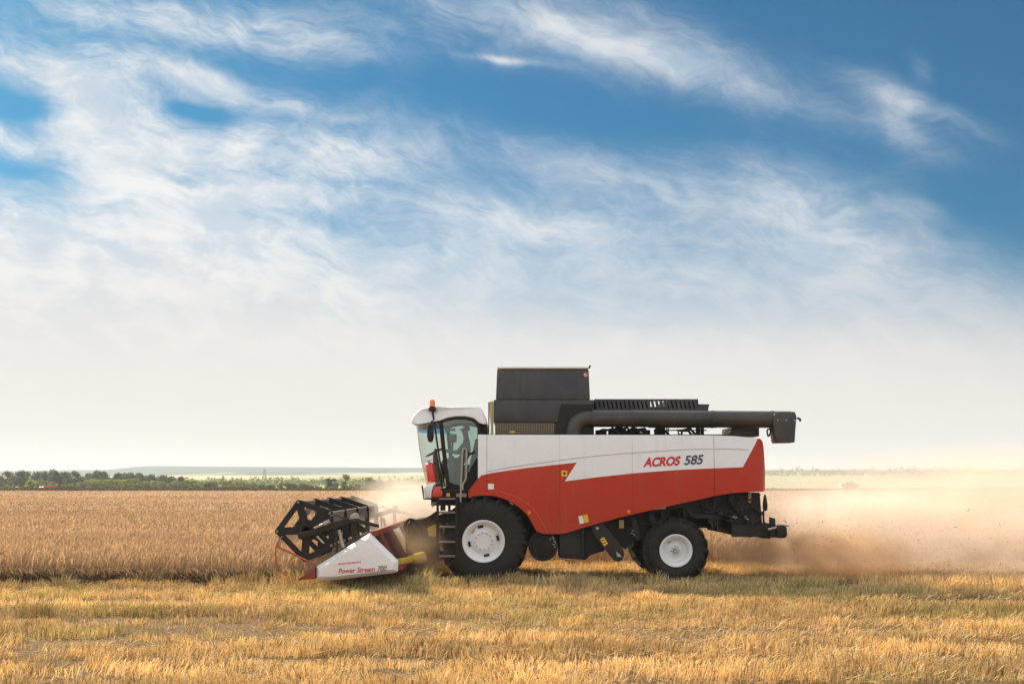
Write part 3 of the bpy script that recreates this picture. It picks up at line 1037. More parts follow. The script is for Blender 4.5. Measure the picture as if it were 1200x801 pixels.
def far_harvester():
    Yt = 232
    s = Yt / F
    x0 = (996 - 600) * s
    r = empty('combine_harvester', (x0, Yt, 0))
    tag(r, 'tiny distant harvester half lost in the dust cloud', 'harvester')
    wht = mat('far_white', (0.7, 0.68, 0.66), 0.5)
    dkr = mat('far_maroon', (0.20, 0.07, 0.05), 0.5)
    bm = bmesh.new()
    poly_w(bm, [Vector(p) for p in ((-1.0, 0, 0.9), (2.0, 0, 0.7), (2.2, 0, 1.5), (1.9, 0, 1.9), (-1.0, 0, 1.95))], Vector((0, 1.7, 0)))
    obj('body', bm, dkr, r, bevel=0.05)
    bm = bmesh.new()
    box(bm, -0.6, 0.9, 0.2, 1.5, 1.96, 2.35)
    obj('grain_tank', bm, M_GREYB, r, bevel=0.04)
    bm = bmesh.new()
    poly_w(bm, [Vector(p) for p in ((-1.9, 0, 1.0), (-1.05, 0, 1.0), (-1.05, 0, 2.1), (-2.05, 0, 2.1))], Vector((0, 1.5, 0)))
    obj('cab', bm, wht, r, bevel=0.05)
    bm = bmesh.new()
    box(bm, -2.0, -1.2, -0.015, -0.003, 1.4, 1.95)
    obj('window', bm, M_GREYB, r)
    for xx, rr in ((-1.1, 0.62), (1.4, 0.45)):
        bm = bmesh.new()
        wheel_small(bm, Vector((xx, -0.25, rr)), rr, 0.45, 0)
        obj('wheel', bm, M_RUB, r)
    bm = bmesh.new()
    poly_w(bm, [Vector(p) for p in ((-3.1, -1, 0.2), (-2.2, -1, 0.2), (-2.2, -1, 0.8), (-2.6, -1, 0.9))], Vector((0, 3.6, 0)))
    obj('header', bm, wht, r)
    bm = bmesh.new()
    bar(bm, (-2.2, 0.8, 0.6), (-1.0, 0.8, 1.1), 0.4, 0.7)
    obj('feeder_house', bm, M_BLACK, r)
far_harvester()

# ================================================================== THE HARVESTER
YB = 20.85            # near side of the body
YC = 22.35            # its middle line
ORG = Vector((1.2, YC, 0.0))
HV = empty('combine_harvester', ORG)
tag(HV, 'big red and white combine harvester with a black grain tank cutting the crop', 'harvester')
YM = lambda y: 2 * YC - y


def part(name, bm, m, parent=None, label=None, **kw):
    o = obj(name, bm, m, parent or HV, **kw)
    if label: o['label'] = label
    return o


# ---- chassis and threshing body inside the panels
bm = bmesh.new()
prism(bm, [(563, 513), (884, 515.5), (892, 571), (838, 575), (790, 587), (738, 599), (683, 613), (662, 621), (641, 619), (629, 606), (610, 588), (590, 578), (563, 576)], YB + 0.1, YM(YB + 0.1), YB)
part('body', bm, M_BLACK)
bm = bmesh.new()
pbox(bm, 590, 592, 880, 618, 21.75, 22.95)
pbox(bm, 600, 600, 720, 640, 21.9, 22.8)
part('chassis', bm, M_BLACK)

# ---- side panels
WHITE_PX = [(560, 508.6), (570.5, 508.8), (656, 509.0), (741, 509.2), (837, 509.6), (862, 510.6), (889.3, 513.0), (870.5, 547.0), (838, 548.2), (800, 549.9), (775, 551.6), (741, 554.3), (700, 558.7), (662, 563.6), (676, 541.5), (650, 544.3), (620, 547.6), (595, 551.0), (576, 553.9), (564, 556.6), (560, 560.5)]
RED_PX = [(548, 576), (560, 560.5), (564, 556.6), (576, 553.9), (595, 551.0), (620, 547.6), (650, 544.3), (676, 541.5), (662, 563.6), (700, 558.7), (741, 554.3), (775, 551.6), (800, 549.9), (838, 548.2), (870.5, 547.0), (889.3, 513.0), (893, 513.8), (896, 517), (897.6, 523), (899.6, 545), (901.4, 568), (900.8, 573.5), (897.5, 575.6), (878, 576.2), (858, 577.4), (838, 580.6), (815, 586), (791, 591.2), (764, 597.2), (737, 603.4), (710, 610.6), (683, 618.4), (664, 624.6), (655, 625.6), (637, 625.4), (629, 622.5), (624, 613.5), (618.6, 604), (609.5, 594.8), (597, 586.6), (583, 581.4), (570.5, 579.9), (558, 580.6), (549, 583.2)]
SEAMS = [(540, 570.35), (570.75, 655.9), (656.1, 740.9), (741.1, 836.7), (837.2, 905)]
XR0 = S(880, 0, YB).x


def bulge(v):
    dy = 0.07 * ((v.z - 2.25) / 1.1) ** 2
    if v.x > XR0:
        q = min(1.0, (v.x - XR0) / 0.385)
        dy += 0.42 * (1 - math.sqrt(max(0.0, 1 - q * q * 0.98)))
    xf = S(575, 0, YB).x
    if v.x < xf:
        dy += 0.05 * ((xf - v.x) / 0.4) ** 2
    return dy


def panel(poly, mirror=False):
    bm = bmesh.new()
    pts = []
    for p in poly:
        w = S(p[0], p[1], YB)
        if not pts or (w - pts[-1]).length > 0.004:
            pts.append(w)
    if (pts[0] - pts[-1]).length < 0.004:
        pts.pop()
    bm.faces.new([bm.verts.new(p) for p in pts])
    x0, x1 = min(p.x for p in pts), max(p.x for p in pts)
    cuts = [(Vector((0, 0, z)), Vector((0, 0, 1))) for z in np.arange(0.9, 3.3, 0.14)]
    step = 0.06 if x1 > XR0 + 0.05 else 0.45
    cuts += [(Vector((x, 0, 0)), Vector((1, 0, 0))) for x in np.arange(x0 + step * 0.6, x1, step)]
    for c, nrm in cuts:
        bmesh.ops.bisect_plane(bm, geom=bm.verts[:] + bm.edges[:] + bm.faces[:], plane_co=c, plane_no=nrm, dist=1e-4)
    r = bmesh.ops.extrude_face_region(bm, geom=bm.faces[:])
    for v in [g for g in r['geom'] if isinstance(g, bmesh.types.BMVert)]:
        v.co.y += 0.035
    for v in bm.verts:
        v.co.y += bulge(v.co)
    if mirror:
        for v in bm.verts:
            v.co.y = YM(v.co.y)
    return bm


for mir in (False, True):
    for i, (a, b) in enumerate(SEAMS):
        for poly, m, lb in ((WHITE_PX, M_WHITE, 'white upper side panel'), (RED_PX, M_RED, 'red lower side panel')):
            pl = clip_x(poly, a, b)
            if pl and len(pl) > 2:
                part('side_panel', panel(pl, mir), m, label=lb, angle=30)
# rear hood closing the two sides
bm = bmesh.new()
prism(bm, [(878, 514.5), (893, 514.6), (896.5, 522), (900, 566), (899, 574), (878, 575.5)], YB + 0.44, YM(YB + 0.44), YB)
part('rear_hood', bm, M_RED, bevel=0.03)
# pinstripe that runs along the white panels
bm = bmesh.new()
ln = spline([(571.5, 552.2, 0), (600, 547.0, 0), (655, 539.2, 0), (712, 532.6, 0), (776, 528.0, 0), (805, 526.4, 0), (836.4, 525.6, 0)], 6)
ln2 = spline([(838, 525.6, 0), (858, 525.9, 0), (877.5, 526.6, 0)], 6)
for l in (ln, ln2):
    for p, q in zip(l[:-1], l[1:]):
        a, b = S(p.x, p.y, YB), S(q.x, q.y, YB)
        a.y += bulge(a) - 0.002
        b.y += bulge(b) - 0.002
        bar(bm, a, b, 0.011, 0.006)
part('pinstripe', bm, M_LINE)
# raised lip of the wheel arch
bm = bmesh.new()
ar = spline([(549.5, 583.6, 0), (558, 580.9, 0), (570.5, 580.2, 0), (583, 581.7, 0), (597, 586.9, 0), (609.5, 595.1, 0), (618.6, 604.3, 0), (624, 613.7, 0), (628.5, 622, 0)], 5)
tube(bm, [S(p.x, p.y, YB) + Vector((0, bulge(S(p.x, p.y, YB)) + 0.02, 0)) for p in ar], 0.022, 6)
part('arch_trim', bm, M_BLACK)
bm = bmesh.new()   # fold line of the mudguard
fl = spline([(586, 575.5, 0), (603, 581, 0), (620, 591, 0), (632, 606, 0), (641.5, 624, 0)], 5)
for p, q in zip(fl[:-1], fl[1:]):
    a, b = S(p.x, p.y, YB), S(q.x, q.y, YB)
    a.y += bulge(a) - 0.001
    b.y += bulge(b) - 0.001
    bar(bm, a, b, 0.012, 0.006)
part('fold_line', bm, mat('red_fold', (0.62, 0.10, 0.05), 0.35))


def sticker(pp, m, Y=None, name='sticker', label=None, t=0.006):
    bm = bmesh.new()
    pts = []
    for p in pp:
        w = S(p[0], p[1], YB if Y is None else Y)
        w.y += (bulge(w) - 0.004) if Y is None else 0
        pts.append(w)
    poly_w(bm, pts, Vector((0, t, 0)))
    return part(name, bm, m, label=label)


sticker([(571.9, 566.4), (578.7, 566.4), (578.7, 573.0), (571.9, 573.0)], M_WDEC, label='small white square sticker')
bm_l = [(658.0, 551.0), (664.6, 551.0), (664.6, 557.8), (658.0, 557.8)]
sticker(bm_l, M_YDEC, label='small yellow square sticker')
w_ = S(661.3, 554.4, YB)
bm = bmesh.new()
for a in (0, math.pi / 4, math.pi / 2, 3 * math.pi / 4):
    d = Vector((math.cos(a), 0, math.sin(a))) * 0.032
    o_ = Vector((w_.x, w_.y + bulge(w_) - 0.007, w_.z))
    bar(bm, o_ - d, o_ + d, 0.012, 0.002)
part('sticker_mark', bm, M_BLACK)
sticker([(677.8, 604.8), (682.8, 603.6), (684.8, 612.6), (679.8, 613.8)], M_WDEC, label='white warning sticker')
sticker([(683.4, 603.4), (688.4, 602.2), (690.4, 611.2), (685.4, 612.4)], M_YDEC, label='yellow warning sticker')
for (x_, y_) in ((620.2, 600.2), (737.0, 599.0)):
    sticker([(x_ - 1.8, y_ - 1.8), (x_ + 1.8, y_ - 1.8), (x_ + 1.8, y_ + 1.8), (x_ - 1.8, y_ + 1.8)], M_ORANGE, name='side_marker', t=0.02)


# ---- lettering
def text(s, px, py, px1, cap_px, rise, Y, m, shear=0.22, bold=0.0, label=None, parent=None):
    """flat lettering: left end (px,py) on its foot line, right end at px1, capital height cap_px"""
    cu = bpy.data.curves.new('lettering', 'FONT')
    cu.body = s
    cu.size = 1.0
    cu.extrude = 0.002
    cu.offset = bold
    cu.resolution_u = 4
    tmp = bpy.data.objects.new('tmp', cu)
    col.objects.link(tmp)
    dg = bpy.context.evaluated_depsgraph_get()
    me = bpy.data.meshes.new_from_object(tmp.evaluated_get(dg))
    bpy.data.objects.remove(tmp)
    n = len(me.vertices)
    co = np.empty(n * 3, dtype=np.float32)
    me.vertices.foreach_get('co', co)
    co = co.reshape(-1, 3)
    co[:, 0] -= co[:, 0].min()
    up = co[:, 1].max()
    wd = co[:, 0].max()
    k = Y / F
    sy = cap_px * k / up
    x_sh = shear * up * sy
    sx = ((px1 - px) * k - x_sh) / wd
    X_ = co[:, 0] * sx + shear * co[:, 1] * sy
    Z_ = co[:, 1] * sy + X_ * rise
    o = S(px, py, Y)
    out = np.stack([o.x + X_, np.full(n, o.y) - co[:, 2], o.z + Z_], 1) - np.array(ORG)[None]
    me.vertices.foreach_set('co', np.ascontiguousarray(out, dtype=np.float32).ravel())
    me.update()
    me.name = 'lettering'
    me.materials.clear()
    me.materials.append(m)
    ob = bpy.data.objects.new('lettering', me)
    col.objects.link(ob)
    ob.parent = parent or HV
    if label: ob['label'] = label
    return ob


yt = YB + bulge(S(780, 540, YB)) - 0.003
text('ACROS', 753.7, 546.6, 798.3, 10.6, 0.05, yt, M_LRED, bold=0.045, label='slanted red lettering')
text('585', 801.6, 544.2, 825.2, 10.8, 0.05, yt, M_LGREY, bold=0.032, label='slanted grey number')

# ---- grain tank
YT = 21.15
bm = bmesh.new()
prism(bm, [(578.4, 468.2), (696, 468.2), (696, 494.5), (578.4, 494.5)], YT, YM(YT))
prism(bm, [(580, 494.6), (696, 494.6), (696, 509), (580, 509)], YT + 0.06, YM(YT + 0.06), YT)
GT = part('grain_tank', bm, M_GREYB, bevel=0.015)
bm = bmesh.new()
wl = [S(p[0], p[1], YT) for p in ((581, 467.6), (691.8, 467.6), (690.4, 432.2), (582.4, 432.2))]
yy0, yy1 = YT + 0.08, YM(YT + 0.08)
a = [Vector((wl[0].x, yy0 - 0.02, wl[0].z)), Vector((wl[1].x, yy0 - 0.02, wl[1].z)), Vector((wl[2].x, yy0 + 0.04, wl[2].z)), Vector((wl[3].x, yy0 + 0.04, wl[3].z))]
b = [Vector((p.x, 2 * YC - p.y, p.z)) for p in a]
va, vb = [bm.verts.new(p) for p in a], [bm.verts.new(p) for p in b]
bm.faces.new(va); bm.faces.new(vb[::-1])
for i in range(4):
    bm.faces.new((va[i], vb[i], vb[(i + 1) % 4], va[(i + 1) % 4]))
part('tank_extension', bm, M_GREYB, GT, bevel=0.018)
bm = bmesh.new()
pbox(bm, 582.6, 430.0, 689.9, 432.1, yy0 + 0.03, yy1 - 0.03)
bmesh.ops.translate(bm, verts=bm.verts[:], vec=(0.0, 0, 0.004))
part('tank_lid', bm, mat('pale_lit_edge', (0.62, 0.52, 0.42), 0.7), GT, bevel=0.008)  # pale colour paints in the lit top edge of the tank
bm = bmesh.new()
w_ = S(690.3, 431.0, yy0)
tube(bm, [w_ + Vector((0, 0.03, 0)), w_ + Vector((0.03, 0.03, 0.06))], 0.02, 8)
part('lid_catch', bm, M_BLACK, GT)
# round prohibition sticker
cst = S(686.2, 438.9, yy0)
bm = bmesh.new()
lathe(bm, [(0.0, 0), (0.048, 0), (0.048, 0.006), (0, 0.006)], cst + Vector((0, 0.006, 0)), 20, 0)
bar(bm, cst + Vector((-0.030, 0.003, -0.022)), cst + Vector((0.030, 0.003, 0.022)), 0.016, 0.004, mi=1)
lathe(bm, [(0.034, 0.001), (0.046, 0.001), (0.046, 0.005), (0.034, 0.005)], cst, 20, 1, close=True)
part('sticker', bm, [M_WDEC, M_LRED], GT, label='round white sticker with red bar')
# mesh grille
bm = bmesh.new()
k = YT
for i in range(35):
    px = 580.5 + i * 2.0
    a, b = S(px, 495.2, k), S(px, 507.8, k)
    tube(bm, [a + Vector((0, 0.02, 0)), b + Vector((0, 0.02, 0))], 0.0034, 4)
for j in range(7):
    py = 496.0 + j * 1.9
    a, b = S(579.8, py, k), S(649.5, py, k)
    tube(bm, [a + Vector((0, 0.008, 0)), b + Vector((0, 0.008, 0))], 0.0034, 4)
part('screen_grille', bm, M_TAN, GT)
sticker([(597.6, 504.6), (603.4, 504.6), (603.4, 507.0), (597.6, 507.0)], M_YDEC, Y=YT - 0.01)
# recess behind the auger elbow
bm = bmesh.new()
prism(bm, [(649.5, 509), (657.6, 473.4), (696, 473.4), (696, 509)], YT - 0.012, YT + 0.04, YT)
part('auger_recess', bm, M_BLACK, GT)
# narrow flange at the front of the tank, its tan standing in for sunlight
bm = bmesh.new()
prism(bm, [(573.4, 470.5), (577.6, 469.5), (577.6, 509), (574.6, 509), (575, 500), (573.6, 486)], YT + 0.05, YT + 0.6, YT)
part('sunlit_flange', bm, M_TAN, GT)
bm = bmesh.new()
pbox(bm, 572.2, 471, 573.3, 509, YT + 0.05, YT + 0.2)
part('tank_post', bm, M_BLACK, GT)
# beam closing the top of the body
bm = bmesh.new()
pbox(bm, 565, 508.6, 860, 512, YB + 0.13, YM(YB + 0.13))
part('top_deck', bm, M_BLACK)

# ---- slotted engine cover behind the auger
YE = 21.55
bm = bmesh.new()
pbox(bm, 696.5, 467.3, 818, 469.6, YE, YE + 0.05)
pbox(bm, 696.5, 478.6, 830, 482, YE, YE + 0.05)
n_s = 24
for i in range(n_s):
    x0 = 697.5 + i * (120.5 / n_s)
    prism(bm, [(x0, 469.5), (x0 + 3.0, 469.5), (x0 + 5.0, 478.7), (x0 + 2.0, 478.7)], YE + 0.005, YE + 0.045, YE)
EC = part('engine_cover', bm, M_GREYB)
bm = bmesh.new()
pbox(bm, 697, 468, 762, 481, YE + 0.12, YM(YE))
pbox(bm, 782, 468, 818.2, 481, YE + 0.12, YM(YE))
pbox(bm, 762.2, 476.5, 781.8, 481, YE + 0.12, YM(YE))
part('engine_housing', bm, M_BLACK, EC)
bm = bmesh.new()
prism(bm, [(818.4, 473.0), (831.8, 473.2), (830.0, 480), (818.4, 480)], YE + 0.02, YE + 1.2, YE)
part('cover_end', bm, M_GREYB, EC, bevel=0.01)
# pipes, filters and brackets on the engine deck below the auger
rd = random.Random(4)
bm = bmesh.new()
for i in range(34):
    px = rd.uniform(698, 778)
    w = rd.uniform(1.5, 9)
    y_ = rd.uniform(21.35, 22.6)
    tp = rd.uniform(499, 505)
    pbox(bm, px, tp, px + w, 510.5, y_, y_ + rd.uniform(0.1, 0.5))
for i in range(11):
    px = rd.uniform(780, 828)
    w = rd.uniform(0.8, 2.2)
    y_ = rd.uniform(21.35, 22.6)
    pbox(bm, px, rd.uniform(499, 503), px + w, 510.5, y_, y_ + 0.06)
pbox(bm, 778, 503.2, 828, 504.4, 21.5, 21.56)
pbox(bm, 760, 499.5, 840, 500.8, 21.7, 21.78)
part('engine_fittings', bm, M_DUSTY)
bm = bmesh.new()
for i in range(9):
    px = rd.uniform(690, 800)
    y_ = rd.uniform(21.3, 21.5)
    tube(bm, [S(px, 510, y_), S(px + rd.uniform(-3, 3), 504, y_), S(px + rd.uniform(4, 14), rd.uniform(500, 505), y_), S(px + rd.uniform(12, 18), 510, y_)], 0.028, 6)
part('deck_hose', bm, M_BLACK)
bm = bmesh.new()
prism(bm, [(857.2, 500.0), (889.8, 500.2), (889.8, 511), (857.2, 511)], 21.5, 22.5)
part('rear_box', bm, M_GREYB, bevel=0.015)
bm = bmesh.new()
tube(bm, [S(848, 512, 21.5), S(850.5, 505, 21.5), S(855, 502.5, 21.5), S(857, 502, 21.5)], 0.03, 6)
tube(bm, [S(852, 511, 21.6), S(853, 507, 21.6), S(857, 506, 21.6)], 0.025, 6)
part('breather_pipe', bm, M_TAN)

# ---- unloading auger
YA = 21.12
bm = bmesh.new()
pa = [S(p[0], p[1], YA) for p in ((671.5, 513), (671.6, 508), (672.6, 502), (675.6, 496.3), (680.5, 492.2), (687, 490.5), (695, 490.2))]
tube(bm, spline(pa, 5), 0.168, 28)
UA = part('auger_elbow', bm, M_AUGER, angle=50)
bm = bmesh.new()
tube(bm, [S(695, 490.2, YA), S(740, 490.3, YA), S(926, 491.4, YA)], 0.178, 36)
UT = part('unloading_auger', bm, M_AUGER, angle=50)
for px in (694.5, 741, 835, 905):
    bm = bmesh.new()
    c_ = S(px, 490.2 + (px - 695) * 0.0052, YA)
    tube(bm, [c_ - Vector((0.02, 0, 0)), c_ + Vector((0.02, 0, 0))], 0.188, 36)
    part('clamp_ring', bm, M_AUGER, UT, angle=50)
bm = bmesh.new()
prism(bm, [(905.8, 490), (907.5, 484.5), (915, 482.0), (931.8, 482.0), (933.8, 488), (932.6, 502), (931.6, 518.2), (909.8, 518.6), (906.8, 503)], YA - 0.195, YA + 0.195, YA - 0.195)
part('auger_spout', bm, M_AUGER, UT, bevel=0.03, seg=3)
bm = bmesh.new()
for px in (911.5, 921.5, 931):
    c_ = S(px, 492.2, YA - 0.197)
    lathe(bm, [(0.0, -0.012), (0.016, -0.010), (0.018, 0.01)], c_, 10)
part('spout_bolt', bm, M_STEEL, UT)
bm = bmesh.new()
c_ = S(934.2, 491, YA)
tube(bm, [c_ + Vector((-0.03, -0.1, 0.02)), c_ + Vector((0.03, -0.1, 0.0)), c_ + Vector((0.035, -0.1, -0.05))], 0.025, 6)
part('spout_hinge', bm, M_BLACK, UT)
bm = bmesh.new()
tube(bm, spline([S(907, 503.5, YA), S(901, 502.5, YA), S(899, 504.5, YA), S(900.3, 511.0, YA), S(902.6, 507, YA), S(903.5, 503, YA)], 4), 0.018, 6)
part('spout_hook', bm, M_BLACK, UT)

# ---- cab
YK = 21.22
YK2 = YM(YK)
bm = bmesh.new()
fr = [(516.6, 492.4), (519.2, 520), (525.4, 571.5), (561.0, 572.6), (561.2, 500), (559.4, 495.2), (554.5, 491.4), (545, 489.2), (532, 489.4), (516.6, 492.4)]
for Yk in (YK, YK2):
    for p, q, w in zip(fr[:-1], fr[1:], (0.085, 0.085, 0.07, 0.06, 0.08, 0.08, 0.08, 0.08, 0.08)):
        a, b = S(p[0], p[1], YK), S(q[0], q[1], YK)
        a.y = b.y = Yk
        bar(bm, a, b, w, 0.05)
for px in (563, 561):
    pass
box(bm, S(561, 0, YK).x, S(566, 0, YK).x, YK + 0.03, YK2 - 0.03, S(0, 573, YK).z, S(0, 528, YK).z)      # rear wall below the rear window
for yy in (YK + 0.03, YK2 - 0.13):
    box(bm, S(561.3, 0, YK).x, S(566.2, 0, YK).x, yy, yy + 0.1, S(0, 528, YK).z, S(0, 494, YK).z)
box(bm, S(561.3, 0, YK).x, S(566.2, 0, YK).x, YK + 0.03, YK2 - 0.03, S(0, 499, YK).z, S(0, 493, YK).z)
CAB = part('cab', bm, M_BLACK)

bm = bmesh.new()
rf = [(480.4, 491.0), (482.6, 487.2), (487.2, 481.8), (490.5, 478.6), (495, 477.2), (510, 476.2), (530, 475.5), (551, 475.4), (560.5, 475.8), (564.2, 478.2), (566.6, 483), (568.6, 490), (570.2, 496.6), (566.8, 497.0), (561.2, 495.4), (559.0, 492.8), (554.5, 489.4), (545, 487.4), (533, 487.6), (524, 489.2), (516, 492.2), (500, 494.8), (489, 496.4), (482.2, 496.0), (480.8, 493.8)]
prism(bm, rf, YK - 0.10, YK2 + 0.10, YK - 0.10)
# roof narrows towards its top and front
for v in bm.verts:
    t_ = min(1, max(0, (v.co.z - 3.35) / 0.35))
    f_ = min(1, max(0, (S(512, 0, YK).x - v.co.x) / 0.6))
    k_ = 1 - 0.07 * t_ - 0.20 * f_ * f_
    v.co.y = YC + (v.co.y - YC) * k_
part('cab_roof', bm, M_SHIELD, CAB, bevel=0.035, seg=3, angle=40)
bm = bmesh.new()
pbox(bm, 561.5, 495.2, 569.4, 505, YK + 0.05, YK2 - 0.05)
pbox(bm, 564.5, 504, 570, 509, YK + 0.1, YK2 - 0.1)
part('roof_bracket', bm, M_BLACK, CAB)

# windscreen wrapped round the front
XP_T, XP_B = S(516.6, 492.4, YK), S(525.4, 571.5, YK)
XF_T, XF_B = S(489.6, 494, YC), S(502.5, 572, YC)
def screen_pt(u, v):
    """u 0..1 near pillar round to the far pillar, v 0 top .. 1 bottom"""
    p = XP_T.lerp(XP_B, v)
    f = XF_T.lerp(XF_B, v)
    bul = (1 - abs(2 * u - 1) ** 2.6)
    f_x = f.x + 0.10 * (1 - v) * 0 - 0.03 * math.sin(math.pi * v)
    return Vector((p.x + (f_x - p.x) * bul - 0.03, YK + (YK2 - YK) * u, p.z))
def screen(v0, v1, off=0.0, nu=24, nv=6, u0=0.0, u1=1.0):
    bm = bmesh.new()
    g = [[bm.verts.new(screen_pt(u0 + (u1 - u0) * i / nu, v0 + (v1 - v0) * j / nv) + Vector((off, 0, 0))) for j in range(nv + 1)] for i in range(nu + 1)]
    for i in range(nu):
        for j in range(nv):
            bm.faces.new((g[i][j], g[i + 1][j], g[i + 1][j + 1], g[i][j + 1]))
    return bm
part('windscreen', screen(0.02, 1.0), M_GLASS, CAB, angle=60)
part('sun_strip', screen(0.03, 0.125, 0.012), M_BLUEG, CAB, angle=60)
bm = bmesh.new()
tube(bm, [screen_pt(i / 24, 1.0) for i in range(25)], 0.04, 6)
tube(bm, [screen_pt(i / 24, 0.015) for i in range(25)], 0.03, 6)
part('screen_seal', bm, M_BLACK, CAB)
# door glass and lower door
bm = bmesh.new()
prism(bm, [(518.0, 493.6), (520.6, 520), (526.0, 570), (538, 571.2), (560, 533.4), (560.2, 501), (558, 496), (553.6, 492.8), (545, 490.6), (532, 490.9)], YK + 0.004, YK + 0.012, YK)
DOOR = part('door', bm, M_GLASS, CAB, label='glazed cab door')
bm = bmesh.new()
prism(bm, [(538.6, 571.3), (560.2, 534.4), (560.4, 571.6)], YK + 0.002, YK + 0.05, YK)
prism(bm, [(526, 570.6), (525.2, 563.0), (531, 566.5), (538.3, 568.0), (538.2, 571.3)], YK + 0.002, YK + 0.05, YK)
part('door_kick_plate', bm, M_BLACK, DOOR)
bm = bmesh.new()
bar(bm, S(549.0, 532.8, YK - 0.03), S(556.8, 529.0, YK - 0.03), 0.045, 0.04)
part('door_handle', bm, M_BLACK, DOOR)
bm = bmesh.new()   # far side glazing
prism(bm, [(518.0, 493.6), (520.6, 520), (526.0, 570), (560, 571), (560.2, 501), (558, 496), (553.6, 492.8), (545, 490.6), (532, 490.9)], YK2 - 0.012, YK2 - 0.004, YK)
part('side_window', bm, M_GLASS, CAB)
bm = bmesh.new()
xr = S(563, 0, YK).x
box(bm, xr, xr + 0.008, YK + 0.14, YK2 - 0.14, S(0, 528, YK).z, S(0, 499, YK).z)
part('rear_window', bm, M_GLASS, CAB)
# inside: floor, seat, steering column, monitor
bm = bmesh.new()
box(bm, S(505, 0, YK).x, S(561, 0, YK).x, YK + 0.03, YK2 - 0.03, S(0, 574.5, YK).z, S(0, 571.8, YK).z)
part('cab_floor', bm, M_BLACK, CAB)
Z0 = S(0, 571.8, YK).z
def CX(px): return (px - 600) * 22.1 / F
seat_x = CX(541.5)
bm = bmesh.new()
box(bm, seat_x - 0.27, seat_x + 0.22, 22.0, 22.5, Z0 + 0.40, Z0 + 0.52)
box(bm, seat_x - 0.16, seat_x + 0.14, 22.08, 22.42, Z0, Z0 + 0.40)
poly_w(bm, [Vector((seat_x + 0.16, 22.0, Z0 + 0.50)), Vector((seat_x + 0.28, 22.0, Z0 + 0.50)), Vector((seat_x + 0.40, 22.0, Z0 + 1.08)), Vector((seat_x + 0.30, 22.0, Z0 + 1.10))], Vector((0, 0.5, 0)))
part('operator_seat', bm, mat('seat_cloth', (0.05, 0.05, 0.055), 0.9), CAB, bevel=0.03)
bm = bmesh.new()
sw = Vector((seat_x - 0.62, YC - 0.1, Z0 + 0.80))
ax = Vector((-0.45, 0, 0.9)).normalized()
tube(bm, [(seat_x - 0.78 + 0.28, YC - 0.1, Z0), (seat_x - 0.60, YC - 0.1, Z0 + 0.5), sw], [0.09, 0.06, 0.04], 10)
uu = Vector((0, 1, 0)); vv = ax.cross(uu)
ring = [sw + (uu * math.cos(a) + vv * math.sin(a)) * 0.20 for a in np.linspace(0, 2 * math.pi, 25)]
tube(bm, ring, 0.017, 8, cap=False)
for a in (0.5, 2.6, 4.7):
    tube(bm, [sw, sw + (uu * math.cos(a) + vv * math.sin(a)) * 0.2], 0.014, 6)
part('steering_wheel', bm, M_BLACK, CAB)
bm = bmesh.new()
c_ = S(530.5, 512.6, 21.6)
box(bm, c_.x - 0.085, c_.x + 0.085, 21.58, 21.66, c_.z - 0.10, c_.z + 0.08)
c2 = S(528, 503, 21.6)
box(bm, c2.x - 0.12, c2.x + 0.10, 21.58, 21.66, c2.z - 0.03, c2.z + 0.02)
tube(bm, [c_ + Vector((0, 0.05, -0.1)), S(527.5, 545, 21.6), S(531, 571, 21.65)], 0.025, 8)
part('monitor', bm, mat('monitor_shell', (0.10, 0.12, 0.12), 0.4), CAB, bevel=0.01)
bm = bmesh.new()
prism(bm, [(524.5, 536), (531.5, 533.5), (533.5, 548), (531, 571), (526.5, 571)], 21.5, 21.75)
part('control_console', bm, mat('console_grey', (0.09, 0.10, 0.11), 0.5), CAB, bevel=0.02)

# beacon, bars, mirror
YR = YK - 0.02
bm = bmesh.new()
c_ = S(506.6, 480.5, YR)
pr = [(0.0, 0.0), (0.085, 0.0), (0.085, 0.05), (0.066, 0.09), (0.062, 0.095), (0.060, 0.20), (0.045, 0.235), (0.0, 0.245)]
for (r0, z0), (r1, z1) in zip(pr[:-1], pr[1:]):
    if r0 < 1e-6: continue
def zlathe(bm, prof, c, seg=20, mis=None):
    rings = []
    for r, z in prof:
        rings.append([bm.verts.new((c.x + r * math.cos(6.28318 * k / seg), c.y + r * math.sin(6.28318 * k / seg), c.z + z)) for k in range(seg)])
    for i in range(len(rings) - 1):
        for k in range(seg):
            f = bm.faces.new((rings[i][k], rings[i][(k + 1) % seg], rings[i + 1][(k + 1) % seg], rings[i + 1][k]))
            if mis: f.material_index = mis[i]
zlathe(bm, [(0.01, -0.02), (0.075, -0.02), (0.083, 0.03), (0.06, 0.075), (0.06, 0.08), (0.056, 0.19), (0.042, 0.222), (0.01, 0.228)], c_, 20, [0, 0, 0, 0, 1, 1, 1])
part('beacon', bm, [M_BLACK, M_ORANGE], CAB, angle=40)
bm = bmesh.new()
tube(bm, spline([S(506.6, 481.0, YR), S(508.5, 492, YR), S(511, 510, YR - 0.02), S(515.5, 540, YR - 0.02), S(521.4, 569.5, YR)], 4), 0.020, 6)
part('beacon_mast', bm, M_BLACK, CAB)
bm = bmesh.new()
tube(bm, [S(510.0, 525.5, YR - 0.06), S(513.6, 545, YR - 0.06), S(518.2, 571, YR - 0.06)], 0.026, 6)
part('grab_bar', bm, M_BLACK, CAB)
bm = bmesh.new()
prism(bm, [(500.6, 499), (502, 496.4), (505.8, 496.2), (507.6, 498.6), (508.2, 511), (507.2, 516.4), (504.6, 518.4), (501.6, 517), (500.2, 511)], YR - 0.24, YR - 0.14)
MIR = part('mirror', bm, M_BLACK, CAB, bevel=0.03)
bm = bmesh.new()
tube(bm, [S(504, 497, YR - 0.19), S(504.5, 494.8, YR - 0.1), S(507, 493.0, YR)], 0.018, 6)
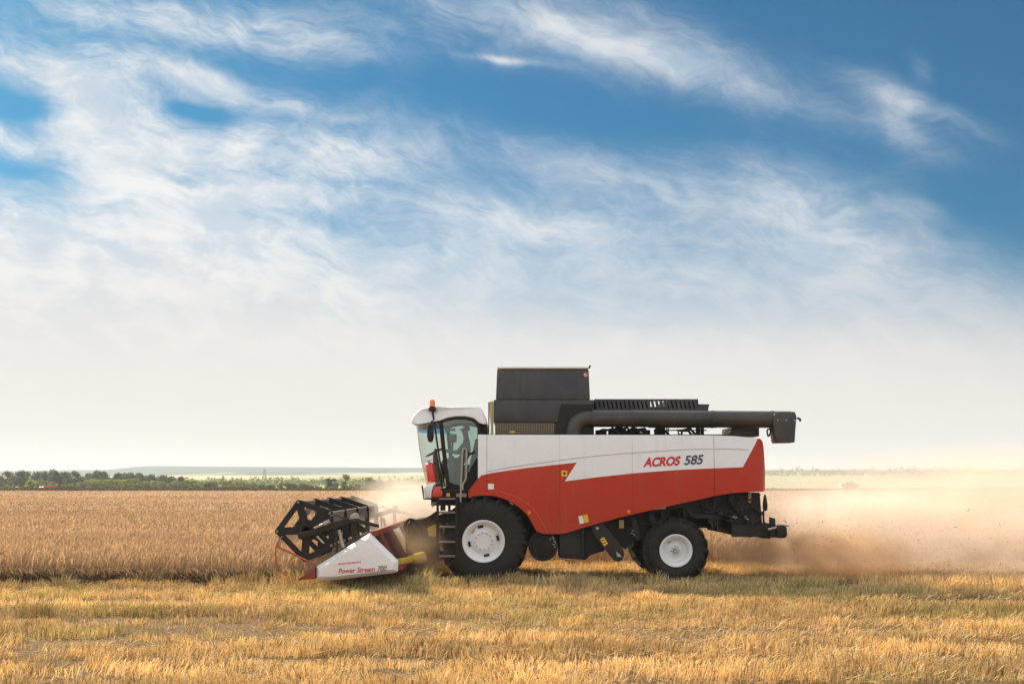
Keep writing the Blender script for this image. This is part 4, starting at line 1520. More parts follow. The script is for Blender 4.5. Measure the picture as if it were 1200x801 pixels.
part('mirror_arm', bm, M_BLACK, MIR)
# fire extinguisher at the foot of the windscreen
bm = bmesh.new()
a, b = S(502.8, 542.2, YR - 0.02), S(507.0, 564.8, YR - 0.02)
d = (b - a)
tube(bm, [a - d * 0.02, a, a + d * 0.04, a + d * 0.10, b - d * 0.10, b - d * 0.03, b], [0.03, 0.05, 0.08, 0.095, 0.100, 0.09, 0.07], 20)
part('fire_extinguisher', bm, M_FIRE, CAB, angle=50)
bm = bmesh.new()
tube(bm, [a - d * 0.03, a - d * 0.10], [0.025, 0.022], 8)
bar(bm, a - d * 0.10 + Vector((-0.05, 0, 0.0)), a - d * 0.10 + Vector((0.07, 0, 0.02)), 0.025, 0.03)
part('extinguisher_valve', bm, M_STEEL, CAB)
# corner fairing with headlamp
bm = bmesh.new()
prism(bm, [(496.2, 571.5), (499.5, 567.8), (505, 566.6), (508.6, 567.2), (506.2, 574.5), (505.4, 583.4), (497.8, 583.4)], 20.98, 21.5)
part('corner_fairing', bm, M_WHITE, CAB, bevel=0.02, label='white corner fairing')
bm = bmesh.new()
prism(bm, [(508.9, 569.6), (514.5, 570.2), (518.8, 576.0), (518.8, 582.0), (506.0, 582.6), (506.8, 575.5)], 20.95, 21.5)
part('corner_fairing', bm, M_FIRE, CAB, bevel=0.03, label='red corner fairing')
bm = bmesh.new()
prism(bm, [(498.6, 572.5), (501.6, 570.2), (503.6, 570.4), (503.2, 581.2), (499.6, 581.2)], 20.965, 20.985)
part('headlamp', bm, M_LAMP, CAB, bevel=0.004)
bm = bmesh.new()
tube(bm, [S(494.6, 568.6, 20.93), S(495.6, 575, 20.93), S(496.8, 584.2, 20.93), S(506, 584.2, 20.93), S(519, 583.6, 20.93)], 0.018, 6)
part('fairing_guard', bm, M_BLACK, CAB)

# platform under the cab, with a yellow decal
bm = bmesh.new()
pbox(bm, 519.2, 573.2, 563, 576.2, 20.92, YM(20.92))
pbox(bm, 519.2, 576.4, 534, 584.0, 20.98, 21.6)
pbox(bm, 505, 576.5, 562, 592, 21.35, YM(21.35))
PLAT = part('cab_platform', bm, M_BLACK)
bm = bmesh.new()
pbox(bm, 534.6, 577.4, 546.5, 582.0, 20.99, 21.3)
part('platform_rail', bm, M_RAIL, PLAT)
sticker([(523.2, 577.2), (527.2, 577.2), (527.2, 581.4), (523.2, 581.4)], M_YDEC, Y=20.97)
# handrail by the door
bm = bmesh.new()
tube(bm, spline([S(539.6, 588, 20.9), S(540.4, 565, 20.9), S(541.4, 545, 20.9), S(542.0, 530, 20.9), S(543.2, 525.4, 20.9), S(545.6, 525.6, 20.9), S(546.8, 529.5, 20.9), S(546.6, 545, 20.9), S(546.0, 560, 20.9), S(542.6, 566.5, 20.9), S(542.0, 574, 20.9)], 4), 0.020, 8)
part('handrail', bm, M_RAIL, PLAT)

# ladder
YL = 20.72
bm = bmesh.new()
pbox(bm, 511.4, 584, 514.2, 652.5, YL, YL + 0.06)
pbox(bm, 533.4, 584, 536.2, 654.5, YL, YL + 0.06)
LAD = part('ladder', bm, M_BLACK)
for py in (584.2, 600.2, 617.0, 634.6, 651.4):
    bm = bmesh.new()
    pbox(bm, 514.3, py - 1.1, 533.3, py + 1.0, YL - 0.02, YL + 0.22)
    part('rung', bm, mat('worn_step', (0.13, 0.115, 0.10), 0.5, dirt=0.3), LAD)
bm = bmesh.new()
for (a0, a1, b0, b1) in ((516, 586, 522, 598), (525, 587, 528, 599), (517, 603, 520, 615), (523.5, 604, 526, 612), (530.5, 603, 533, 616), (516, 619.5, 519, 632), (522, 622, 525, 633), (528.5, 620, 533, 633)):
    pbox(bm, a0, a1, b0, b1, YL + 0.16, YL + 0.20)
part('ladder_back', bm, M_BLACK, LAD)

# ---- wheels
def tyre_mesh(c, R, rim, w, lugs, near, lug_h=0.055):
    """carcass turned about Y with chevron lugs; c at the outer face of the tyre"""
    s = 1 if near else -1
    bm = bmesh.new()
    b = R - lug_h
    prof = [(rim, 0.10), (rim + 0.02, 0.05), (rim + (b - rim) * 0.30, 0.005), (rim + (b - rim) * 0.55, -0.012), (rim + (b - rim) * 0.80, 0.015), (b - 0.02, 0.075), (b, 0.16), (b + 0.012, w / 2), (b, w - 0.16), (b - 0.02, w - 0.075), (rim + (b - rim) * 0.80, w - 0.015), (rim + (b - rim) * 0.5, w + 0.012), (rim + 0.02, w - 0.05), (rim, w - 0.10)]
    lathe(bm, [(r, y * s) for r, y in prof], c, 64)
    for side in (0, 1):
        for i in range(lugs):
            a0 = 2 * math.pi * (i + 0.5 * side) / lugs
            st = []
            for t in np.linspace(0, 1, 6):
                y = w / 2 + 0.02 + (0.0 + (w / 2 - 0.03) * t) if side else w / 2 - 0.02 - (w / 2 - 0.03) * t
                ang = a0 + (0.30 * t ** 1.0) * (1.0) * (0.93 / R) * 0.9
                rt_ = R if t < 0.99 else R - 0.015
                st.append((ang, y, rt_))
            ye = w + 0.004 if side else -0.004
            st.append((st[-1][0] + 0.015, ye if False else (w - 0.012 if side else 0.012), R - 0.075))
            st.append((st[-1][0] + 0.02, (w + 0.018 if side else -0.018), rim + (b - rim) * 0.52))
            hw = [0.032] * 5 + [0.040, 0.044, 0.026]
            rows_ = []
            for (ang, y, r_), h_ in zip(st, hw):
                da = h_ / R
                row = []
                last = r_ < R - 0.03
                for sgn in (-1, 1):
                    aa = ang + sgn * da
                    ao = ang + sgn * da * 0.72
                    if last:
                        yo = y
                        yi = y + (-0.07 if side else 0.07)
                        pi_ = (r_ - 0.02, yi)
                        po_ = (r_, yo + (0.012 if side else -0.012))
                    else:
                        pi_ = (b - 0.03, y)
                        po_ = (r_, y)
                    row.append((Vector((c.x + pi_[0] * math.cos(aa), c.y + pi_[1] * s, c.z + pi_[0] * math.sin(aa))), Vector((c.x + po_[0] * math.cos(ao), c.y + po_[1] * s, c.z + po_[0] * math.sin(ao)))))
                rows_.append([bm.verts.new(row[0][0]), bm.verts.new(row[0][1]), bm.verts.new(row[1][1]), bm.verts.new(row[1][0])])
            for r0, r1 in zip(rows_[:-1], rows_[1:]):
                for k_ in range(3):
                    bm.faces.new((r0[k_], r0[k_ + 1], r1[k_ + 1], r1[k_]))
            bm.faces.new(rows_[0][::-1])
            bm.faces.new(rows_[-1])
    return bm


def rim_mesh(c, rim, w, near, hub, bolts, slots, depth, rot=0.1):
    s = 1 if near else -1
    bm = bmesh.new()
    R_ = rim + 0.012
    pr = [(R_ - 0.012, 0.16), (R_, 0.035), (R_ + 0.012, 0.018), (R_ - 0.004, 0.008), (R_ - 0.03, 0.02), (R_ - 0.062, 0.05), (R_ - 0.085, depth * 0.75), (R_ - 0.11, depth), (hub + 0.085, depth + 0.012), (hub + 0.06, depth - 0.004), (hub + 0.02, depth - 0.035), (hub, depth - 0.045), (hub - 0.012, depth - 0.06), (0.0, depth - 0.062)]
    lathe(bm, [(r, y * s) for r, y in pr], c, 64)
    return bm


def wheel(px, py, Yo, R, rim, w, lugs, near, front):
    c = S(px, py, 20.83)
    cy = Vector((c.x, Yo, c.z))
    s = 1 if near else -1
    bm = bmesh.new()
    lathe(bm, [(0.0, 0.3 * s), (0.16, 0.3 * s), (0.16, 0.6 * s), (rim - 0.03, 0.58 * s), (rim - 0.03, 0.62 * s), (0.0, 0.7 * s)], cy, 32)
    W = part('wheel', bm, M_BLACK)
    part('tyre', tyre_mesh(cy, R, rim, w, lugs, near), M_RUB, W, angle=40)
    hub = 0.215 if front else 0.10
    dp = 0.15 if front else 0.17
    rm = part('rim', rim_mesh(cy, rim, w, near, hub, 12, 4, dp), M_RIM, W, angle=28)
    bm = bmesh.new()
    nb = 12 if front else 8
    rb_ = 0.175 if front else 0.085
    zf = dp - (0.060 if front else 0.056)
    for i in range(nb):
        a = 2 * math.pi * i / nb + 0.12
        lathe(bm, [(0.0, (zf - 0.022) * s), (0.015, (zf - 0.022) * s), (0.018, (zf + 0.005) * s)], cy + Vector((rb_ * math.cos(a), 0, rb_ * math.sin(a))), 6)
    part('wheel_nuts', bm, M_STEEL, W)
    if front:
        bm = bmesh.new()
        for i in range(4):
            a = math.radians(12 + 90 * i)
            r0 = rim - 0.115
            pts = []
            for t in np.linspace(-0.19, 0.19, 7): pts.append((r0 + 0.030, a + t))
            for t in np.linspace(0.19, -0.19, 7): pts.append((r0 - 0.028, a + t))
            poly_w(bm, [cy + Vector((r * math.cos(q), (dp - 0.012) * s, r * math.sin(q))) for r, q in pts], Vector((0, 0.01 * s, 0)))
        part('rim_slot', bm, M_BLACK, W)
        q = math.radians(138)
        bm = bmesh.new()
        pc = cy + Vector((0.30 * math.cos(q), (dp - 0.004) * s, 0.30 * math.sin(q)))
        dq = Vector((-math.sin(q), 0, math.cos(q)))
        bar(bm, pc - dq * 0.05, pc + dq * 0.05, 0.045, 0.006)
        part('rim_label', bm, M_TAN, W)
    else:
        bm = bmesh.new()
        lathe(bm, [(0.0, (zf - 0.075) * s), (0.035, (zf - 0.075) * s), (0.05, (zf - 0.05) * s), (0.055, zf * s)], cy, 16)
        part('hub_cap', bm, M_STEEL, W)
        q = math.radians(125)
        bm = bmesh.new()
        pc = cy + Vector((0.205 * math.cos(q), (dp + 0.004) * s, 0.205 * math.sin(q)))
        dq = Vector((-math.sin(q), 0, math.cos(q)))
        bar(bm, pc - dq * 0.045, pc + dq * 0.045, 0.035, 0.006)
        part('rim_label', bm, M_TAN, W)


wheel(566.5, 634.0, YB - 0.02, 0.935, 0.425, 0.78, 20, True, True)
wheel(566.5, 634.0, YM(YB - 0.02), 0.935, 0.425, 0.78, 20, False, True)
wheel(793.0, 645.2, YB + 0.05, 0.695, 0.325, 0.52, 18, True, False)
wheel(793.0, 645.2, YM(YB + 0.05), 0.695, 0.325, 0.52, 18, False, False)
bm = bmesh.new()
c = S(566.5, 634, 20.83)
tube(bm, [(c.x, 21.3, c.z), (c.x, YM(21.3), c.z)], 0.20, 16)
box(bm, c.x - 0.35, c.x + 0.35, 21.75, 22.95, c.z - 0.25, c.z + 0.35)
part('front_axle', bm, M_BLACK)
bm = bmesh.new()
c = S(793, 645.2, 20.83)
bar(bm, (c.x, 21.3, c.z), (c.x, YM(21.3), c.z), 0.22, 0.2, side=Vector((1, 0, 0)))
bar(bm, (c.x, YC, c.z), (c.x, YC, 1.4), 0.5, 0.3)
part('rear_axle', bm, M_BLACK)

# ---- machinery hanging under the body
bm = bmesh.new()
prism(bm, [(655.6, 626.5), (684.0, 619.6), (684.0, 653.6), (681, 655.2), (656, 653.4)], YB + 0.18, YB + 1.0)
part('side_box', bm, M_DUSTY, bevel=0.012)
bm = bmesh.new()
pbox(bm, 681.4, 619.8, 684.6, 655.6, YB + 0.14, YB + 0.18)
prism(bm, [(684.6, 619), (708, 612.5), (712, 641), (707.5, 645.5), (692, 650), (686.5, 655.5), (684.6, 655.6)], YB + 0.30, YB + 1.1, YB + 0.3)
part('sloping_pan', bm, M_BLACK, bevel=0.01)
bm = bmesh.new()
prism(bm, [(692.6, 616.6), (705, 612.6), (712, 619.5), (724, 634), (731.0, 645), (731.4, 650), (729.2, 655.4), (725, 657.6), (720.5, 656.8), (715.6, 652), (704, 637), (697, 627)], YB + 0.10, YB + 0.16, YB + 0.1)
ARM = part('hanger_plate', bm, M_DUSTY, bevel=0.006)
sticker([(703.2, 631.6), (707.6, 628.8), (712.4, 636.4), (708.0, 639.6)], M_YDEC, Y=YB + 0.094, name='warning_decal', label='yellow warning decal')
bm = bmesh.new()
for k_ in (0.25, 0.65):
    a = S(703.8 + 4.4 * k_, 632.4 + 8 * k_ - 1.2, YB + 0.09)
    b = S(708.2 + 4.0 * k_ - 1, 629.6 + 7.6 * k_ + 0.8, YB + 0.09)
    bar(bm, a, b, 0.022, 0.002)
part('decal_mark', bm, M_BLACK)
bm = bmesh.new()
for (x_, y_, r_) in ((724.6, 650.0, 0.04), (723.0, 647.0, 0.018), (727.0, 651.4, 0.018), (700, 618.6, 0.03)):
    lathe(bm, [(0, -0.02), (r_, -0.016), (r_, 0.02)], S(x_, y_, YB + 0.1), 12)
part('pivot_bolt', bm, M_STEEL)
bm = bmesh.new()
prism(bm, [(706, 613), (737, 603.5), (760, 598), (760, 628), (744, 635), (733.5, 644), (729, 640)], YB + 0.45, YM(YB + 0.45), YB + 0.3)
part('under_pan', bm, M_BLACK)
bm = bmesh.new()
pbox(bm, 725.6, 608.8, 731.0, 618.4, YB + 0.3, YB + 0.32)
part('warning_decal', bm, mat('faded_yellow', (0.42, 0.30, 0.10), 0.6))
sticker([(764.6, 596.2), (780.4, 592.8), (780.4, 595.6), (764.6, 597.0)], mat('dull_plate', (0.55, 0.50, 0.42), 0.6), Y=YB + 0.12, name='maker_plate')

def pulley(px, py, R, Y, w=0.07, name='pulley', m=None, spokes=0):
    c = S(px, py, Y)
    bm = bmesh.new()
    lathe(bm, [(0.0, -0.03), (0.05, -0.03), (0.05, 0.01), (R * 0.72, 0.02), (R * 0.8, -0.01), (R, -0.005), (R * 0.93, w * 0.5), (R, w), (0, w)], c, 32)
    if spokes:
        for i in range(spokes):
            a = 6.283 * i / spokes
            d = Vector((math.cos(a), 0, math.sin(a)))
            bar(bm, c + d * 0.05 + Vector((0, -0.004, 0)), c + d * R * 0.8 + Vector((0, -0.004, 0)), 0.05, 0.02)
    return part(name, bm, m or M_DUSTY)

pulley(636.5, 639.5, 0.315, YB + 0.22, 0.4, 'fan_housing', M_BLACK)
pulley(640, 637, 0.14, YB + 0.16, 0.05, spokes=4)
pulley(869, 594.5, 0.135, YB + 0.16, spokes=5)
pulley(882, 610, 0.12, YB + 0.14, spokes=4)
pulley(845, 600, 0.085, YB + 0.2)
pulley(741, 623, 0.10, YB + 0.28, spokes=4)
pulley(857, 583, 0.07, YB + 0.2)
def belt(path, Y, r=0.014):
    bm = bmesh.new()
    tube(bm, [S(p[0], p[1], Y) for p in path + path[:1]], r, 5, cap=False)
    part('drive_belt', bm, M_BLACK)
belt([(869, 586.8), (876.5, 594), (888.5, 608), (882, 617), (875, 611), (862, 597)], YB + 0.19)
belt([(845, 595), (857, 579), (861, 584), (850, 603)], YB + 0.22)
bm = bmesh.new()
for (x_, y_) in ((648, 631), (648.6, 634), (647.6, 637), (649, 640), (646.8, 628.6), (644, 632), (741, 621.5), (739.6, 624), (742.4, 625.5), (860.6, 606.6), (858.2, 605.4), (874, 607), (872.4, 605)):
    c = S(x_, y_, YB + 0.12)
    bar(bm, c, c + Vector((rd.uniform(0.02, 0.06), 0, rd.uniform(-0.03, 0.03))), 0.014, 0.02)
part('bolt_heads', bm, M_STEEL)

# straw chopper, tail and its frames
bm = bmesh.new()
prism(bm, [(800, 589.5), (838, 581), (862, 577.5), (862, 607), (850, 606), (826, 604.5), (812, 607), (800, 600)], YB + 0.35, YM(YB + 0.35), YB + 0.2)
part('shaker_pan', bm, M_BLACK)
bm = bmesh.new()
prism(bm, [(858, 578), (891.6, 576.8), (895.5, 627), (880, 629.5), (862, 627.6), (858.5, 620)], YB + 0.28, YM(YB + 0.28), YB + 0.2)
CH = part('straw_chopper', bm, M_BLACK, bevel=0.012)
bm = bmesh.new()
pbox(bm, 858.0, 614.5, 896.0, 628.6, YB + 0.18, YB + 0.27)
prism(bm, [(894, 619), (903, 616), (903, 631), (894, 630.4)], YB + 0.2, YB + 1.2)
part('chopper_apron', bm, M_DUSTY, CH, bevel=0.01)
bm = bmesh.new()
prism(bm, [(902.6, 605.6), (908.6, 607.2), (909.0, 629.6), (902.2, 629.6)], YB + 0.1, YB + 0.2)
part('tail_post', bm, M_BLACK, CH, bevel=0.006)
bm = bmesh.new()
prism(bm, [(909.4, 616), (918, 615), (921.6, 617.2), (922.4, 627), (920, 630), (910, 630)], YB + 0.05, YB + 2.7, YB + 0.1)
part('chaff_spreader', bm, M_BLACK, CH, bevel=0.04)
bm = bmesh.new()
tube(bm, [S(909, 615.2, YB + 0.1), S(916, 614.6, YB + 0.1), S(924.5, 615.8, YB + 0.1)], 0.022, 6)
tube(bm, [S(900, 620, YB + 0.1), S(914, 617, YB + 0.1)], 0.03, 6)
part('tail_bracket', bm, M_STEEL, CH)
bm = bmesh.new()
tube(bm, spline([S(900.6, 615, YB + 0.06), S(896.6, 613.2, YB + 0.06), S(894.8, 609.5, YB + 0.06), S(894.6, 598, YB + 0.06)], 5), 0.022, 6)
part('lamp_stalk', bm, M_BLACK, CH)
bm = bmesh.new()
a, b = S(896.4, 579.0, YB + 0.06), S(896.6, 598.4, YB + 0.06)
d = b - a
tube(bm, [a, a + d * 0.12, a + d * 0.4, a + d * 0.7, a + d * 0.93, b], [0.012, 0.026, 0.045, 0.055, 0.045, 0.015], 12)
part('tail_marker', bm, M_BLACK, CH, angle=60)
bm = bmesh.new()
pbox(bm, 877.0, 576.6, 880.6, 584.6, YB + 0.24, YB + 0.26)
part('warning_decal', bm, mat('faded_yellow', (0.42, 0.30, 0.10), 0.6), CH)
bm = bmesh.new()
c = S(878.6, 587.2, YB + 0.2)
lathe(bm, [(0, -0.02), (0.025, -0.015), (0.03, 0.03)], c, 10)
part('side_marker', bm, M_ORANGE, CH)
# frames, hoses and rods
bm = bmesh.new()
for a, b, w in (((762, 599), (800, 592), 0.07), ((800, 590), (812, 604), 0.07), ((812, 604), (860, 606), 0.09), ((838, 582), (836, 600), 0.06), ((836, 598), (826, 592), 0.05), ((840, 602), (862, 612), 0.08), ((862, 580), (894, 602), 0.05), ((776, 596), (778, 612), 0.08), ((764, 602), (768, 622), 0.08), ((858, 579), (862, 612), 0.07), ((845, 598), (870, 600), 0.05), ((742, 606), (748, 632), 0.09)):
    bar(bm, S(a[0], a[1], YB + 0.25), S(b[0], b[1], YB + 0.25), w, 0.08)
part('rear_frame', bm, M_DUSTY)
hs = []
for i in range(12):
    x0 = rd.uniform(742, 880)
    yb = 604 - (x0 - 742) * 0.19
    y_ = YB + rd.uniform(0.14, 0.3)
    bm = bmesh.new()
    tube(bm, spline([S(x0, yb, y_), S(x0 + rd.uniform(-3, 6), yb + rd.uniform(5, 10), y_), S(x0 + rd.uniform(6, 16), yb + rd.uniform(6, 13), y_), S(x0 + rd.uniform(14, 22), yb + rd.uniform(0, 5), y_)], 5), 0.018, 6)
    part('hydraulic_hose', bm, M_DUSTY)
bm = bmesh.new()
for (x_, l_) in ((830, 10), (832, 17), (835, 13), (838, 18), (828, 8)):
    a = S(x_, 604, YB + 0.5)
    bar(bm, a, a + Vector((0.01, 0, -l_ * 0.018)), 0.035, 0.5)
part('rubber_curtain', bm, M_DUSTY)

# ---- feeder house
bm = bmesh.new()
prism(bm, [(474, 611), (512, 604), (562, 584), (562, 634), (508, 660), (476, 668)], 21.65, YM(21.65))
part('feeder_house', bm, M_DUSTY, bevel=0.02)
bm = bmesh.new()
bar(bm, S(494, 613, 21.45), S(513, 600.0, 21.45), 0.08, 0.12)
bar(bm, S(503, 640, 21.45), S(545, 626, 21.45), 0.10, 0.10)
part('lift_arm', bm, M_BLACK)
bm = bmesh.new()
prism(bm, [(500.5, 618), (511, 613.4), (511, 628), (503, 629)], 21.42, 21.46)
part('yellow_guard', bm, M_YEL)
bm = bmesh.new()
pulley(520.5, 646.6, 0.15, 21.1, 0.12)
bm.free()
bm = bmesh.new()
tube(bm, spline([S(474, 622, 21.3), S(475.5, 612, 21.3), S(481, 608.4, 21.3), S(488.5, 612, 21.3), S(493.5, 621, 21.3), S(497, 630, 21.3), S(503, 636, 21.3), S(512, 637.5, 21.3), S(520, 632, 21.3)], 5), 0.035, 8)
tube(bm, spline([S(477, 624, 21.4), S(479.5, 613, 21.4), S(485, 610.6, 21.4), S(491, 616, 21.4), S(496, 627, 21.4), S(508, 630, 21.4)], 5), 0.026, 8)
part('hydraulic_hose', bm, M_BLACK)
bm = bmesh.new()
tube(bm, spline([S(512, 588, 21.1), S(508, 590, 21.1), S(507, 594, 21.1)], 4), 0.02, 6)
tube(bm, [S(505.5, 589.4, 21.1), S(509, 589.4, 21.1)], 0.03, 6)
part('front_step_bracket', bm, M_RAIL)

# ---- cutting header
Y0 = 18.93
Y1 = YM(Y0)
def HP(px, py, Y):            # a point of the header's near-end section, moved along the header to depth Y
    w = S(px, py, Y0)
    return Vector((w.x, Y, w.z))
def hprism(bm, pp, Ya, Yb, mi=0):
    a = [HP(p[0], p[1], Ya) for p in pp]
    poly_w(bm, a, Vector((0, Yb - Ya, 0)), mi)

bm = bmesh.new()      # trough: floor, back wall
hprism(bm, [(378, 674.5), (380, 677.5), (440, 677.5), (470, 672), (470, 668.5), (440, 673.8)], Y0 + 0.16, Y1 - 0.16)
hprism(bm, [(438, 628), (441.5, 628), (463, 668), (459, 668)], Y0 + 0.16, YC - 0.8)
hprism(bm, [(438, 628), (441.5, 628), (463, 668), (459, 668)], YC + 0.8, Y1 - 0.16)
HD = part('header', bm, M_DUSTY)
bm = bmesh.new()
hprism(bm, [(432.6, 622.6), (440.6, 621.4), (442.4, 627.6), (434.6, 628)], Y0 + 0.16, Y1 - 0.16)
part('top_beam', bm, M_REDH, HD, bevel=0.01, label='red top beam')
for i, yy in enumerate(np.linspace(Y0 + 0.35, Y1 - 0.35, 6)):
    if abs(yy - YC) < 0.75: continue
    bm = bmesh.new()
    bar(bm, HP(442.5, 627, yy), HP(464.5, 668, yy), 0.08, 0.11)
    part('back_post', bm, M_REDH, HD)
bm = bmesh.new()
hprism(bm, [(458, 664), (467, 662), (470, 670), (460, 672)], Y0 + 0.16, Y1 - 0.16)
part('bottom_beam', bm, M_REDH, HD)
bm = bmesh.new()
ca = HP(412, 656, Y0)
tube(bm, [Vector((ca.x, Y0 + 0.2, ca.z)), Vector((ca.x, Y1 - 0.2, ca.z))], 0.15, 16)
N = 120
prev = None
for i in range(N + 1):
    a = i / N * 2 * math.pi * 11
    y_ = Y0 + 0.2 + (Y1 - Y0 - 0.4) * i / N
    d = Vector((math.cos(a), 0, math.sin(a)))
    cur = (bm.verts.new(Vector((ca.x, y_, ca.z)) + d * 0.14), bm.verts.new(Vector((ca.x, y_, ca.z)) + d * 0.28))
    if prev: bm.faces.new((prev[0], prev[1], cur[1], cur[0]))
    prev = cur
part('feed_auger', bm, M_DUSTY, HD, recalc=False)
bm = bmesh.new()
for yy in np.arange(Y0 + 0.2, Y1 - 0.2, 0.0762 * 2):
    a = HP(379, 676, yy)
    poly_w(bm, [a + Vector((0, -0.02, 0)), a + Vector((-0.13, 0, 0.0)), a + Vector((0, 0.02, 0))], Vector((0, 0, 0.02)))
part('knife_fingers', bm, M_STEEL, HD)

SHIELD = [(369.4, 663.8), (432.6, 624.4), (466.0, 657.4), (465.4, 669.8), (461, 671.6), (395, 679.4), (369.4, 680.6)]
def shield(Yn, s):
    """pressed end panel: a raised face with a sloping rim"""
    bm = bmesh.new()
    outer = [HP(p[0], p[1], Yn + 0.10 * s) for p in SHIELD]
    cx = sum((p.x for p in outer)) / len(outer)
    cz = sum((p.z for p in outer)) / len(outer)
    n_ = len(outer)
    inner = []
    for i in range(n_):
        p0, p1, p2 = outer[i - 1], outer[i], outer[(i + 1) % n_]
        e1, e2 = (p1 - p0).normalized(), (p2 - p1).normalized()
        n1, n2 = Vector((-e1.z, 0, e1.x)), Vector((-e2.z, 0, e2.x))
        if n1.dot(Vector((cx, p1.y, cz)) - p1) < 0: n1.negate()
        if n2.dot(Vector((cx, p1.y, cz)) - p1) < 0: n2.negate()
        bb = (n1 + n2)
        q = p1 + bb.normalized() * min(0.16, 0.075 / max(0.35, bb.length / 2))
        q.y = Yn
        inner.append(q)
    back = [p + Vector((0, 0.08 * s, 0)) for p in outer]
    vi, vo, vb = [[bm.verts.new(p) for p in l] for l in (inner, outer, back)]
    bm.faces.new(vi); bm.faces.new(vb[::-1])
    for i in range(n_):
        j = (i + 1) % n_
        bm.faces.new((vi[i], vo[i], vo[j], vi[j]))
        bm.faces.new((vo[i], vb[i], vb[j], vo[j]))
    return part('end_shield', bm, M_SHIELD, HD, bevel=0.012, seg=2, angle=25)
SH = shield(Y0, 1)
shield(Y1, -1)
text('Power Stream', 396.6, 671.6, 440.0, 5.9, 0.062, Y0 - 0.003, M_LRED, shear=0.22, bold=0.016, parent=HD, label='slanted red lettering')
text('700', 441.9, 668.8, 453.6, 6.0, 0.062, Y0 - 0.003, M_LGREY, shear=0.22, bold=0.012, parent=HD, label='slanted grey number')
text('ROSTSELMASH', 396.6, 661.4, 422.8, 1.9, 0.10, Y0 - 0.003, M_LRED, shear=0.2, bold=0.012, parent=HD, label='tiny red lettering')
# divider point and hoop
for Yd, s in ((Y0, 1), (Y1, -1)):
    bm = bmesh.new()
    a = [HP(368.9, 663.8, Yd + 0.02 * s), HP(368.9, 678.0, Yd + 0.02 * s), HP(368.9, 678.0, Yd + 0.2 * s), HP(368.9, 663.8, Yd + 0.2 * s)]
    t_ = [HP(347.6, 678.6, Yd + 0.09 * s), HP(347.6, 680.0, Yd + 0.09 * s), HP(347.6, 680.0, Yd + 0.13 * s), HP(347.6, 678.6, Yd + 0.13 * s)]
    va, vt = [bm.verts.new(p) for p in a], [bm.verts.new(p) for p in t_]
    bm.faces.new(va); bm.faces.new(vt[::-1])
    for i in range(4):
        bm.faces.new((va[i], vt[i], vt[(i + 1) % 4], va[(i + 1) % 4]))
    part('divider_point', bm, M_REDH, HD, bevel=0.008)
    bm = bmesh.new()
    yd = Yd + 0.1 * s
    tube(bm, [HP(322.6, 640, yd), HP(346, 651, yd), HP(370, 662.4, yd)], 0.022, 6)
    tube(bm, spline([HP(329.6, 628.4, yd), HP(325.4, 633.2, yd), HP(322.2, 641, yd), HP(321.4, 651, yd), HP(323.4, 661, yd), HP(328, 669, yd), HP(333.5, 674.5, yd)], 5), 0.014, 6)
    hprism(bm, [(321.4, 641.6), (324.6, 634.6), (327, 642.6)], yd - 0.012, yd + 0.012)
    part('divider_rod', bm, mat('rod_red', (0.36, 0.05, 0.03), 0.5, dirt=0.3), HD)

# reel
YS = [19.17, 20.76, 22.35, 23.94, 25.53]
rc = S(359.6, 620.9, YS[0])
RR = 34.0 * YS[0] / F
ANG = [math.radians(a) for a in (106, 182, 266, 329, 36)]
def rp(r, a, y): return Vector((rc.x + r * math.cos(a), y, rc.z + r * math.sin(a)))
for yy in YS:
    bm = bmesh.new()
    for i, a in enumerate(ANG):
        a2 = ANG[(i + 1) % 5]
        if a2 < a: a2 += 2 * math.pi
        bar(bm, rp(RR, a, yy), rp(RR, a2, yy), 0.105, 0.03)
        bar(bm, rp(RR * 0.36, a, yy + 0.004), rp(RR * 0.36, a2, yy + 0.004), 0.09, 0.026)
        bar(bm, rp(0.08, a, yy - 0.004), rp(RR, a, yy - 0.004), 0.15, 0.03)
        lathe(bm, [(0, -0.05), (0.05, -0.05), (0.05, 0.05), (0, 0.05)], rp(RR, a, yy), 12)
    lathe(bm, [(0, -0.07), (0.11, -0.07), (0.13, 0.0), (0.11, 0.07), (0, 0.07)], rp(0, 0, yy), 18)
    part('reel_spider', bm, M_BLACK, HD)
for a in ANG:
    bm = bmesh.new()
    c0 = rp(RR, a, Y0 + 0.18)
    tube(bm, [c0, Vector((c0.x, Y1 - 0.18, c0.z))], 0.026, 8)
    # slat and its row of hanging tines
    box(bm, c0.x - 0.012, c0.x + 0.012, Y0 + 0.26, Y1 - 0.26, c0.z - 0.05, c0.z - 0.015)
    for yy in np.arange(Y0 + 0.3, Y1 - 0.3, 0.127):
        tube(bm, [(c0.x, yy, c0.z - 0.02), (c0.x + 0.015, yy, c0.z - 0.14), (c0.x + 0.05, yy, c0.z - 0.27)], [0.010, 0.009, 0.005], 4)
    part('reel_bat', bm, M_SLAT, HD)
bm = bmesh.new()
tube(bm, [rp(0, 0, Y0 + 0.17), rp(0, 0, Y1 - 0.17)], 0.075, 14)
part('reel_shaft', bm, M_BLACK, HD)
